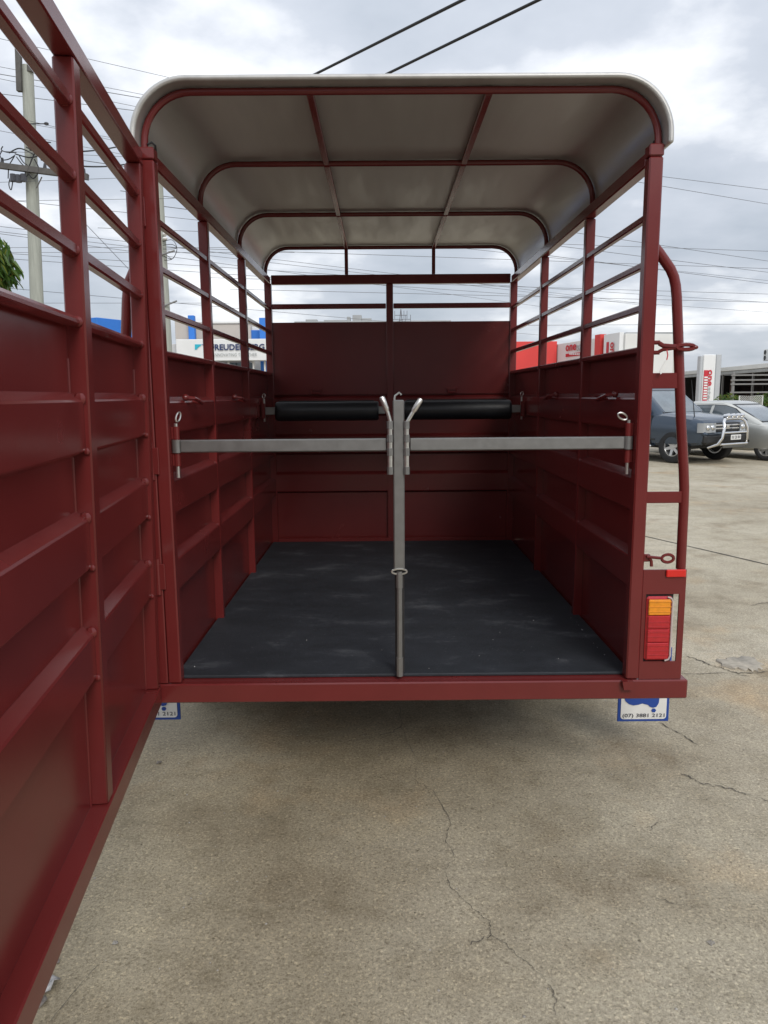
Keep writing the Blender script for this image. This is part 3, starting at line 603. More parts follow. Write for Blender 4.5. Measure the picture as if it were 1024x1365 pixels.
def wheel(name, parent, c, r, wd, axis_sign, spokes, rimr):
    """wheel with its axle along x; the mesh of the part is the tyre, the rim is a child"""
    X = Vector((axis_sign, 0, 0)); Yv, Zv = Vector((0, 1, 0)), Vector((0, 0, 1))
    h = wd/2
    prof = [(rimr, -h*.8), (rimr+.02, -h*.95), (r-.045, -h), (r-.012, -h*.86), (r, -h*.6), (r-.004, -h*.2), (r, 0), (r-.004, h*.2), (r, h*.6), (r-.012, h*.86), (r-.045, h), (rimr+.02, h*.95), (rimr, h*.8)]
    t = MB().lathe(prof, c, Yv, Zv, X, 32, closed=True).build(name, RUBBER, parent)
    rm = MB(); rm.lathe([(rimr+.002, -h*.7), (rimr+.002, h*.78), (rimr-.015, h*.80), (rimr-.03, h*.45), (rimr-.03, -h*.7)], c, Yv, Zv, X, 32, closed=True)
    rm.lathe([(0.001, h*.62), (rimr*.26, h*.62), (rimr*.30, h*.5), (rimr*.30, h*.2)], c, Yv, Zv, X, 16)
    for i in range(spokes):
        a = 2*math.pi*i/spokes + .3
        d = Yv*math.cos(a) + Zv*math.sin(a); e = d.cross(X); C0 = Vector(c)
        wd0, wd1 = rimr*.17, rimr*.13
        q = [C0+d*rimr*.2+e*wd0+X*h*.56, C0+d*rimr*.2-e*wd0+X*h*.56, C0+d*(rimr-.012)-e*wd1+X*h*.66, C0+d*(rimr-.012)+e*wd1+X*h*.66]
        q2 = [p - X*h*.4 for p in q]; rm.add(q+q2, [(0, 1, 2, 3), (7, 6, 5, 4), (0, 4, 5, 1), (1, 5, 6, 2), (2, 6, 7, 3), (3, 7, 4, 0)])
    rm.build('rim', RIM, t)
    bk = MB().lathe([(0.001, 0), (rimr-.034, 0), (rimr-.034, -.01), (.001, -.01)], c, Yv, Zv, X, 20).build('brake_disc', DARK, t)
    return t
for y in (1.32, 2.06):
    MB().tube([(-0.93, y, 0.33), (0.93, y, 0.33)], 0.025, 4, sq=True).build('axle', STEELDK, tr)
    for sx in (-1, 1): wheel('wheel', tr, (sx*1.03, y, 0.325), 0.325, 0.19, sx, 6, 0.2)
for sx in (-1, 1):
    mg = MB(); prof = [(.90, .55), (.96, .68), (1.10, .735), (2.28, .735), (2.42, .68), (2.48, .55)]
    pr = prof + [(y*.997, z-.004) for y, z in reversed(prof)]
    mg.prism(pr, (0, 0, 0), (0, 1, 0), (0, 0, 1), (sx, 0, 0), 0.922, 1.14).build('mudguard', PAINT, tr)
# mud flaps with printed panel
FLY = 0.45
for sx, (u0, u1, vb) in ((1, (823, 891, 962)), (-1, None or (172, 241, 960))):
    a = PY(u0, vb, FLY); b = PY(u1, vb, FLY); x0, x1, zb = a.x, b.x, a.z; zt = 0.52; wd = x1-x0
    fl = MB().box((x0, FLY, zb), (x1, FLY+.008, zt), 0.002).build('mud_flap', BLUEP, tr)
    k = .013
    def rr(x0_, x1_, z0_, z1_, rad):
        pts = []
        for cx, cz, a0 in ((x1_-rad, z1_-rad, 0), (x0_+rad, z1_-rad, 90), (x0_+rad, z0_+rad, 180), (x1_-rad, z0_+rad, 270)): pts += arc((cx, cz), rad, a0, a0+90, 4)
        return pts
    MB().prism(rr(x0+k, x1-k, zb+k, zt-.004, .014), (0, 0, 0), (1, 0, 0), (0, 0, 1), (0, 1, 0), FLY-.003, FLY-.001).build('flap_panel', WHITEP, fl)
    s = wd/.246
    mp_ = [(-.45, .36), (-.42, .29), (-.34, .22), (-.24, .19), (-.13, .205), (-.04, .235), (.03, .215), (.09, .20), (.13, .155), (.21, .13), (.28, .15), (.33, .24), (.34, .36), (.24, .46), (.1, .5), (-.05, .44), (-.2, .5), (-.36, .43)]
    cx, cz = (x0+x1)/2, zb
    ms = wd*0.86
    MB().prism([(cx+ms*p, cz+.012+ms*q) for p, q in [(a_, b_+.15) for a_, b_ in mp_]], (0, 0, 0), (1, 0, 0), (0, 0, 1), (0, 1, 0), FLY-.006, FLY-.004).build('map_print', BLUEP, fl)
    MB().prism([(cx+ms*(.225+.055*math.cos(t_)), cz+.012+ms*(.215+.05*math.sin(t_))) for t_ in [i*math.pi/3 for i in range(6)]], (0, 0, 0), (1, 0, 0), (0, 0, 1), (0, 1, 0), FLY-.006, FLY-.004).build('map_print', BLUEP, fl)
    text('(07) 3881 2121', wd*.098, INK, 'phone_number', fl, (x0+wd*.09, FLY-.0035, zb+wd*.075), (1, 0, 0), (0, 0, 1), bold=0.008, width=wd*.82, extrude=.002)
# posts
for sx in (-1, 1):
    B('corner_post', (sx*XI, 0.0, 0.551), (sx*XO, 0.05, 2.475), PAINT, tr, 0.005)
    MB().box((sx*(XI-.001), -.0015, 2.4765), (sx*(XO+.001), 0.0515, 2.517), 0.004).build('post_cap', PAINT, tr)
    B('front_post', (sx*XI, 2.795, 0.545), (sx*XO, 2.845, 2.46), PAINT, tr, 0.004)
    for y in (0.845, 1.80): B('side_post', (sx*(XI+.006), y-.02, 0.545), (sx*XO, y+.02, 2.452), PAINT, tr, 0.004)
    B('top_rail', (sx*(XI+.002), 0.052, 2.453), (sx*(XO-.002), 2.794, 2.503), PAINT, tr, 0.005)
    # rails between the posts
    ys = [(0.051, .824), (.866, 1.779), (1.821, 2.794)]
    for z in (2.283, 2.118, 1.965):
        for y0, y1 in ys:
            B('side_rail', (sx*(XI+.010), y0, z-.0125), (sx*(XI+.035), y1, z+.0125), PAINT, tr, 0.004)
    for y0, y1 in ys: B('wall_cap', (sx*(XI+.004), y0, 1.802), (sx*(XI+.044), y1, 1.824), PAINT, tr, 0.004)
    for y0, y1 in ys:
        pb = MB(); zs = [(1.655, 1.512), (1.357, 1.205), (1.052, 0.905)]; lo, hi, sl_ = 0.006, 0.043, 0.018
        prof = [(lo, 0.546)]
        for zt_, zb_ in reversed(zs): prof += [(lo, zb_-.008), (hi-.003, zb_+.0065), (hi, zb_+.011), (hi, zt_-sl_-.005), (hi-.0035, zt_-sl_+.0005), (lo, zt_)]
        prof += [(lo, 1.816), (0.001, 1.816), (0.001, 0.546)]
        pb.prism(prof, (sx*XO, 0, 0), (-sx, 0, 0), (0, 0, 1), (0, 1, 0), y0-.006, y1+.006).build('wall_panel', PAINT, tr, 14)
B('hinge_channel', (-.972, -.004, .5515), (-.9185, .03, 2.46), PAINT, tr, .004)
# weld dabs where posts meet ledges
wb = MB()
for sx in (-1, 1):
    for y in (.845, 1.80):
        for z in (1.335, 1.03):
            for s_ in (-1, 1): wb.ball((sx*(XI+.018), y+s_*.022, z), (.012, .009, .014), 5)
wb.build('weld_beads', PAINT, tr, kind='stuff')
# front wall
B('front_rail', (-XI+.001, 2.797, 2.452), (XI-.001, 2.843, 2.517), PAINT, tr, 0.004)
for x0, x1 in ((-XI+.001, -.037), (.017, XI-.001)): B('front_rail', (x0, 2.803, 2.279), (x1, 2.83, 2.315), PAINT, tr, 0.003)
B('front_post', (-.035, 2.797, .56), (.015, 2.843, 2.451), PAINT, tr, 0.004)
for x0, x1 in ((-XI+.001, -.036), (.016, XI-.001)):
    B('headboard', (x0-.005, 2.812, 1.660), (x1+.005, 2.83, 2.185), PAINT, tr, 0.003)
    lo, hi = 0.004, 0.036; prof = [(lo, .56)]
    for zt_, zb_ in ((1.09, .935), (1.372, 1.225), (1.655, 1.512)): prof += [(lo, zb_-.008), (hi-.003, zb_+.0065), (hi, zb_+.011), (hi, zt_-.023), (hi-.0035, zt_-.0175), (lo, zt_)]
    prof += [(lo, 1.666), (0, 1.666), (0, .56)]
    MB().prism(prof, (0, 2.832, 0), (0, -1, 0), (0, 0, 1), (1, 0, 0), x0-.004, x1+.004).build('wall_panel', PAINT, tr, 14)
B('front_kick_rail', (-XI+.003, 2.77, .557), (XI-.003, 2.796, .585), PAINT, tr, 0.003)
# tie loops on the walls
def loop(c, d, r, wdt, name, m, ang=0, n=16, long=1.6):
    """oval link lying in the plane spanned by d and z-ish"""
    c = Vector(c); d = Vector(d).normalized(); up = Vector((0, 0, 1)); e = (up - d*up.dot(d)).normalized()
    pts = [c + d*(r*long*math.cos(2*math.pi*i/n)) + e*(r*math.sin(2*math.pi*i/n)) for i in range(n)]
    return MB().tube(pts, wdt, 6, closed=True)
for sx in (-1, 1):
    for y in (0.36, 1.38):
        x = sx*(XI-.004)
        MB().tube([(x+sx*.02, y-.06, 1.652), (x-sx*.02, y-.04, 1.648), (x-sx*.028, y, 1.638), (x-sx*.028, y+.06, 1.628), (x+sx*.012, y+.075, 1.635)], 0.008, 8).ball((x+sx*.012, y-.055, 1.652), .014, 6).build('tie_loop', PAINT, tr)
for x in (-.56, .45):
    MB().tube([(x-.035, 2.81, 1.70), (x-.03, 2.785, 1.672), (x+.03, 2.785, 1.672), (x+.035, 2.81, 1.70)], 0.007, 8).box((x-.05, 2.804, 1.69), (x+.05, 2.811, 1.712), .002).build('tie_loop', PAINT, tr)
# roof bows, purlins, sheet
def upath(xh, zt, rad, zb, n=10):
    return [(-xh, zb)] + [(p, q) for p, q in arc((-xh+rad, zt-rad), rad, 180, 90, n)] + [(p, q) for p, q in arc((xh-rad, zt-rad), rad, 90, 0, n)] + [(xh, zb)]
for y, zb in ((0.028, 2.512), (.845, 2.504), (1.81, 2.504), (2.80, 2.518)):
    MB().tube([(x, y, z) for x, z in upath(0.905, 2.703, .17, zb)], 0.0128, 10).build('roof_bow', PAINT, tr, 60)
for x in (-.32, .308):
    for y0, y1 in ((.042, .831), (.859, 1.796), (1.824, 2.786)): B('roof_purlin', (x-.0125, y0, 2.692), (x+.0125, y1, 2.714), PAINT, tr, .002)
    B('front_strut', (x-.0125, 2.79, 2.518), (x+.0125, 2.812, 2.692), PAINT, tr, .002)
outer = upath(.939, 2.7365, .20, 2.508, 14); inner = upath(.9195, 2.7175, .182, 2.508, 14)
rs = MB(); ny = 8; ys = [-.035 + (2.86+.035)*i/ny for i in range(ny+1)]; no = len(outer)
vs = []
for y in ys: vs += [(x, y, z) for x, z in outer] + [(x, y, z) for x, z in inner]
fs = []; st = 2*no
for i in range(ny):
    for j in range(no-1):
        a = i*st+j; fs.append((a, a+1, a+1+st, a+st)); b_ = i*st+no+j; fs.append((b_+1, b_, b_+st, b_+1+st))
    for j in (0, no-1): fs.append((i*st+j, i*st+no+j, (i+1)*st+no+j, (i+1)*st+j))
for j in range(no-1):
    fs.append((j+1, j, no+j, no+j+1)); e_ = ny*st; fs.append((e_+j, e_+j+1, e_+no+j+1, e_+no+j))
rs.add(vs, fs); roof = rs.build('roof_sheet', ROOFM, tr, 50)
bv = roof.modifiers.new('b', 'BEVEL'); bv.width = .008; bv.segments = 3; bv.limit_method = 'ANGLE'; bv.angle_limit = R(60)
MB().tube([(.885, .05, 2.507), (.893, .03, 2.535), (.902, .03, 2.54), (.91, .02, 2.51)], .004, 6).build('lamp_wire', CABLE, tr)
MB().tube([(-.872, .05, 2.507), (-.868, .03, 2.53), (-.88, .03, 2.54), (-.892, .02, 2.53)], .004, 6).build('lamp_wire', CABLE, tr)
# outer guards, lamp panels
def frame_plate(x0, x1, z0, z1, cx0, cx1, cz0, cz1, y0, y1):
    o = [(x0, z0), (x1, z0), (x1, z1), (x0, z1)]; c = [(cx0, cz0), (cx1, cz0), (cx1, cz1), (cx0, cz1)]; mb = MB(); vs = []
    for y in (y0, y1): vs += [(x, y, z) for x, z in o] + [(x, y, z) for x, z in c]
    fs = []
    for i in range(4):
        j = (i+1) % 4; fs += [(i, j, 4+j, 4+i), (8+j, 8+i, 12+i, 12+j), (i, 8+i, 8+j, j), (4+i, 4+j, 12+j, 12+i)]
    return mb.add(vs, fs)
for sx in (-1, 1):
    q = lambda l: [(sx*x, .03, z) for x, z in l]
    path = [(.910, 2.175), (.928, 2.155), (.945, 2.133), (.972, 2.098), (.986, 2.07), (.994, 2.04), (1.0, 2.0), (1.012, 1.87), (1.040, 1.55), (1.060, 1.37), (1.066, 1.30), (1.068, 1.23), (1.070, .986)]
    MB().tube(q(path), 0.0185, 12).build('guard_tube', PAINT, tr, 50)
    fp = frame_plate(min(sx*.9185, sx*1.083), max(sx*.9185, sx*1.083), .5505, .988, min(sx*.932, sx*1.060), max(sx*.932, sx*1.060), .622, .892, 0.004, 0.012)
    fp.build('lamp_panel', PAINT, tr)
    for z0, z1 in ((1.671, 1.728), (1.243, 1.287)): B('guard_bracket', (sx*.919, .018, z0), (sx*(1.018 if z0 > 1.5 else 1.055), .026, z1), PAINT, tr, .002)
    # tail lamp
    x0, x1 = min(sx*.934, sx*1.034), max(sx*.934, sx*1.034)
    if sx > 0: hx0, hx1 = .934, 1.034
    else: hx0, hx1 = -1.057, -.976
    B('lamp_backing', (hx0-.001, .0135, .612), (hx1+.008, .05, .90), STEELDK, tr, .002)
    tl = MB().box((hx0, -.004, .628), (hx1, .013, .884), .012).build('tail_light', REDL, tr)
    MB().box((hx0+.006, -.011, .812), (hx1-.010, -.0045, .874), .004).build('amber_lens', AMBER, tl)
    for i in range(3): MB().box((hx0+.004, -.0135, .824+i*.02), (hx1-.008, -.0115, .8275+i*.02), .0008).build('lens_rib', AMBER, tl)
    for z0, z1 in ((.758, .809), (.704, .755), (.636, .701)):
        MB().box((hx0+.006, -.010, z0), (hx1-.010, -.0045, z1), .004).build('red_lens', REDL, tl)
    for z in (.785, .768, .745, .728, .690, .672, .655): MB().box((hx0+.005, -.0125, z-.0018), (hx1-.009, -.0105, z+.0018), .0008).build('lens_rib', REDL, tl)
    MB().tube([(hx1-.022, -.006, .883), (hx1-.008, -.007, .878), (hx1-.0025, -.007, .865), (hx1-.0025, -.007, .648), (hx1-.008, -.007, .634), (hx1-.022, -.006, .629)], .0035, 6).build('lens_rim', LENSRIM, tl)
    B('side_reflector', (sx*1.003, -.006, .960), (sx*1.078, .0025, .990), REDR, tr, .003)
# gate catch on the sill
MB().prism([(-.016, 0), (.028, 0), (.028, -.034), (-.010, -.034)], (.862, 0, .552), (1, 0, 0), (0, 0, 1), (0, 1, 0), -.028, -.007).build('gate_catch', PAINT, tr)
# latch pins on the right guard
lt = MB()
for z in (1.838, 1.802): lt.tube([(.919, .03, z), (.945, .025, z)], .008, 8)
lt.tube([(.942, .024, 1.835), (.956, .02, 1.826), (1.0, -.004, 1.820)], .009, 8).tube([(.942, .024, 1.805), (.956, .02, 1.812), (1.0, -.004, 1.818)], .007, 8)
o = lt.build('latch_pin', PAINT, tr)
loop((1.028, -.006, 1.819), (1, -.05, .0), .009, .0075, '', PAINT, long=3.6).ball((1.062, -.008, 1.818), (.012, .008, .008), 6).build('pin_ring', PAINT, o)
lt = MB().box((.919, .014, 1.017), (.945, .024, 1.047), .003).tube([(.93, .01, 1.038), (.985, -.004, 1.035)], .006, 8).tube([(.936, .012, 1.045), (.948, .012, 1.02), (.950, .012, 1.0)], .006, 8)
o = lt.build('latch_pin', PAINT, tr); loop((1.004, -.005, 1.034), (1, 0, .0), .015, .006, '', PAINT, long=1.5).build('pin_ring', PAINT, o)
# ---- rear gate, swung open on the left post
GA = R(7.2); t_ = Vector((math.sin(GA), -math.cos(GA), 0)); n_v = Vector((math.cos(GA), math.sin(GA), 0)); GL = 0.021; UPV = Vector((n_v.x*GL, n_v.y*GL, 1))   # the gate hangs a little out of plumb
G0 = Vector((-0.922, -0.012, 0)) - n_v*GL*1.6   # visible face plane at the hinge line
def gbox(mb, s0, s1, d0, d1, z0, z1, bev=.004):
    M = Matrix(((t_.x, n_v.x, UPV.x, G0.x), (t_.y, n_v.y, UPV.y, G0.y), (0, 0, 1, 0), (0, 0, 0, 1))); return mb.box((s0, d0, z0), (s1, d1, z1), bev, M)
GS0, GM0, GM1, GE = 0.0, 0.80, 0.86, 1.79
fr = MB(); gbox(fr, 0, .048, -.05, 0, .5535, 2.4485); gbox(fr, GE-.05, GE, -.05, 0, .5535, 2.4485)
gbox(fr, 0, GE, -.05, 0.001, 2.45, 2.50); gbox(fr, 0, GE, -.05, 0.003, .476, .552)
gate = fr.build('gate', PAINT, tr)
gbox(MB(), GM0, GM1, -.05, -.001, .5535, 2.4485).build('gate_post', PAINT, gate)
for s0, s1 in ((.049, GM0-.001), (GM1+.001, GE-.051)):
    for z in (2.352, 2.182, 2.01):
        mb = MB(); gbox(mb, s0, s1, -.040, -.010, z-.0155, z+.0155, .005)
        for c in [G0+t_*s0-n_v*.018+UPV*z, G0+t_*s0-n_v*.024+UPV*(z-.004)]: mb.ball(c, (.013, .011, .014), 6)
        mb.build('gate_rail', PAINT, gate)
    mb = MB(); gbox(mb, s0, s1, -.042, -.012, 1.825, 1.853, .010); mb.ball(G0+t_*s0-n_v*.02+UPV*1.84, (.014, .012, .014), 6); mb.build('gate_rail', PAINT, gate)
    lo, hi = 0.004, 0.036; prof = [(lo, .5525)]
    for zt_, zb_ in ((1.062, .912), (1.367, 1.210), (1.668, 1.512)): prof += [(lo, zb_-.008), (hi-.003, zb_+.0065), (hi, zb_+.011), (hi, zt_-.024), (hi-.0035, zt_-.0185), (lo, zt_)]
    prof += [(lo, 1.848), (0, 1.848), (0, .5525)]
    MB().prism(prof, G0-n_v*.05, n_v, UPV, t_, s0-.004, s1+.004).build('gate_panel', PAINT, gate, 14)
gw = MB()
for s0 in (.049, GM1+.001):
    for z in (1.652, 1.35, 1.045): gw.ball(G0+t_*(s0+.004)-n_v*.022+UPV*z, (.016, .012, .016), 5)
    for z in (1.52, 1.218, .92): gw.ball(G0+t_*(s0+.004)-n_v*.012+UPV*z, (.009, .008, .009), 5)
    pts = []
    gw.tube([G0+t_*(s0+.003)-n_v*.046+UPV*(.56+i*.12+random.uniform(-.01, .01)) for i in range(11)], .0035, 5)
gw.build('weld_beads', PAINT, gate, kind='stuff')
for z in (2.30, 1.42, .98):
    MB().tube([(-.934, -.004, z-.07), (-.934, -.004, z+.07)], .012, 10).box((-.934, -.012, z-.05), (-.905, -.003, z+.05), .002).build('hinge', PAINT, gate)

# ---- divider post, rump bars, handles
DY = 0.045
dp = MB().box((-.036, DY-.02, .99), (.006, DY+.02, 1.637), .004).build('divider_post', GALV, tr)
MB().box((-.032, DY-.010, .575), (.004, DY+.018, .989), .003).build('lower_tube', STEELDK, dp)
MB().tube([(-.015, DY-.018, .565), (-.015, DY-.018, .985)], .011, 10).build('lock_rod', GALV, dp)
MB().tube([(-.015, DY-.018, .564), (-.015, DY-.018, .64)], .0135, 10).build('rod_sleeve', GALV, dp)
MB().tube([(-.015, DY-.018, .92), (-.015, DY-.018, .978)], .0135, 10).build('rod_sleeve', GALV, dp)
loop((-.015, DY-.022, .985), (1, 0, 0), .010, .004, '', ZINC, n=20, long=2.9).build('rod_ring', ZINC, dp)
MB().tube([(-.03, DY, 1.637), (-.028, DY, 1.652), (-.012, DY, 1.664), (-.004, DY, 1.655)], .004, 8).build('top_hook', ZINC, dp)
for sx, bx, path in ((-1, -.048, [(-.042, 1.53), (-.046, 1.556), (-.055, 1.59), (-.060, 1.603)]), (1, .014, [(.014, 1.53), (.018, 1.558), (.034, 1.585), (.042, 1.598)])):
    y = DY-.026
    hd = MB().tube([(bx, y, 1.365), (bx, y, 1.545)], .0095, 10).build('lock_pin', ZINC, dp)
    for z in (1.545, 1.495, 1.445, 1.375): MB().tube([(bx, y, z-.014), (bx, y, z+.014)], .0118, 10).build('pin_guide', GALV, hd)
    e = path[-1]; d = Vector((e[0]-path[-2][0], 0, e[1]-path[-2][1])).normalized()
    MB().tube([(bx, y, 1.54)]+[(x, y, z) for x, z in path], .0072, 10).build('handle', ZINC, hd)
    a = Vector((e[0], y, e[1]))
    MB().tube([a-d*.008, a+d*.002, a+d*.045, a+d*.05], [.007, .0108, .0108, .008], 12).build('grip', ZINC, hd)
for sx, x0, x1 in ((-1, -.834, -.060), (1, .026, .834)):
    rb = MB().box((x0, DY-.014, 1.4475), (x1, DY+.014, 1.4945), .004).build('rump_bar', GALV, tr)
    px_ = sx*.850
    MB().tube([(px_, DY, 1.447), (px_, DY, 1.495)], .018, 14).build('bar_hinge', GALV, rb)
    MB().tube([(px_, DY, 1.496), (px_, DY, 1.545)], .012, 10).box((px_, DY-.006, 1.497), (sx*.8675, DY+.006, 1.543), .001).build('bar_bracket', PAINT, rb)
    MB().tube([(px_, DY, 1.396), (px_, DY, 1.446)], .012, 10).box((px_, DY-.006, 1.398), (sx*.8675, DY+.006, 1.445), .001).build('bar_bracket', PAINT, rb)
    MB().tube([(px_, DY, 1.352), (px_, DY, 1.556)], .007, 10).build('hinge_pin', ZINC, rb)
    d = Vector((-sx*.8, .3 if sx < 0 else 0, .45)) if sx > 0 else Vector((.25, .5, .9))
    lp = loop(Vector((px_, DY, 1.556))+d.normalized()*.028, d, .0108, .0034, '', ZINC, n=18, long=1.8); lp.build('pin_ring', ZINC, rb)
# breast bars with pads
for sx, x0, x1, zc in ((-1, -.775, -.095, 1.558), (1, .070, .780, 1.560)):
    bb = MB().box((min(sx*.845, x0 if sx < 0 else x1), 2.185, zc-.025), (-.05 if sx < 0 else sx*.845, 2.215, zc+.025), .003) if sx < 0 else MB().box((.03, 2.185, zc-.025), (.845, 2.215, zc+.025), .003)
    bb = bb.build('breast_bar', GALV, tr)
    n = 20; prof = [(.064*math.cos(2*math.pi*i/n)*(.92), .064*math.sin(2*math.pi*i/n)) for i in range(n)]
    pd = MB(); ks = [x0, x0+.006, x0+.02] + [x0+.02+(x1-x0-.04)*i/8 for i in range(1, 8)] + [x1-.02, x1-.006, x1]; sc = [.86, .96, 1.0] + [1.0+random.uniform(-.012, .012) for _ in range(7)] + [1.0, .96, .86]
    vs = []
    for x, k in zip(ks, sc): vs += [(x, 2.2+a*k, zc+b_*k-.004) for a, b_ in prof]
    fs = [(i*n+j, i*n+(j+1) % n, (i+1)*n+(j+1) % n, (i+1)*n+j) for i in range(len(ks)-1) for j in range(n)] + [tuple(range(n)), tuple((len(ks)-1)*n+j for j in range(n))]
    pd.add(vs, fs).build('pad', PAD, bb)
    MB().box((x0+.02, 2.19, zc+.057), (x1-.03, 2.205, zc+.065), .002).build('pad_seam', PAD, bb)
    MB().tube([(sx*.852, 2.2, zc-.07), (sx*.852, 2.2, zc+.08)], .007, 8).build('hang_pin', ZINC, bb)
    B('hang_bracket', (sx*.846, 2.18, zc-.05), (sx*.868, 2.22, zc+.05), PAINT, bb, .002)
    loop((sx*.852, 2.195, zc+.098), (.2, 0, 1), .009, .003, '', ZINC, n=14, long=1.6).build('pin_ring', ZINC, bb)
mt = MB(); nx = 24
mt.box((-.905, .052, .5495), (.905, 2.768, .562), .003); rm = mt.build('rubber_mat', MATRUB)
tag(rm, 'black rubber mat covering the trailer floor, scuffed grey', 'floor mat')
# bits of grit on the mat edges
e_ = MB(); rnd = random.Random(12)
for i in range(20):
    sx = rnd.choice([-1, 1, 1]); x = sx*rnd.uniform(.845, .86) if rnd.random() < .6 else rnd.uniform(-.6, .8); y = rnd.uniform(.09, .8)
    q = len(e_.v); rock(e_, x, y, rnd.choice([.0018, .002, .003]))
    e_.v[q:] = [(a, b_, c+.562) for a, b_, c in e_.v[q:]]
tag(e_.build('mat_grit', WHITEP, kind='stuff'), 'tiny pale crumbs of grit lying on the rubber mat', 'grit')
# hanging tag on the upper latch pin
tg = thing('plastic_tag', 'small white plastic tag on a red cord hanging from the latch pin', 'tag', (.962, .0, 1.80))
MB().tube([(0, 0, .01), (.004, -.002, -.008), (.001, -.002, -.026)], .0022, 6).build('cord', SIGNRED, tg)
MB().prism([(.004, -.024), (-.002, -.026), (-.024, -.066), (-.019, -.078), (-.010, -.069)], (0, -.002, 0), (1, 0, 0), (0, 0, 1), (0, 1, 0), -.001, .001).build('tag_card', WHITEP, tg)

# ------------------------------------------------------------------ parked cars
def loft(stations, sect):
    mb = MB(); rings = [sect(s) for s in stations]; n = len(rings[0]); vs = []; fs = []
    for r in rings: vs += r
    for i in range(len(rings)-1):
        for j in range(n): fs.append((i*n+j, i*n+(j+1) % n, (i+1)*n+(j+1) % n, (i+1)*n+j))
    fs += [tuple(range(n)), tuple((len(rings)-1)*n+j for j in range(n))]
    return mb.add(vs, fs)
def interp(tab, y):
    if y <= tab[0][0]: return tab[0][1:]
    for a, b in zip(tab, tab[1:]):
        if y <= b[0]:
            f = (y-a[0])/(b[0]-a[0]); return tuple(p+(q-p)*f for p, q in zip(a[1:], b[1:]))
    return tab[-1][1:]
def cut_arches(o, wheels, rad, hw):
    for (y, z) in wheels:
        for sx in (-1, 1):
            c = MB().tube([(sx*(hw-.34), y, z), (sx*(hw+.3), y, z)], rad, 28).build('cutter', DARK)
            md = o.modifiers.new('c', 'BOOLEAN'); md.operation = 'DIFFERENCE'; md.solver = 'EXACT'; md.object = c
            dg = bpy.context.evaluated_depsgraph_get(); me = bpy.data.meshes.new_from_object(o.evaluated_get(dg)); o.modifiers.clear(); old = o.data; o.data = me
            bpy.data.objects.remove(c)
    o.data.polygons.foreach_set('use_smooth', [True]*len(o.data.polygons)); o.data.set_sharp_from_angle(angle=R(38))
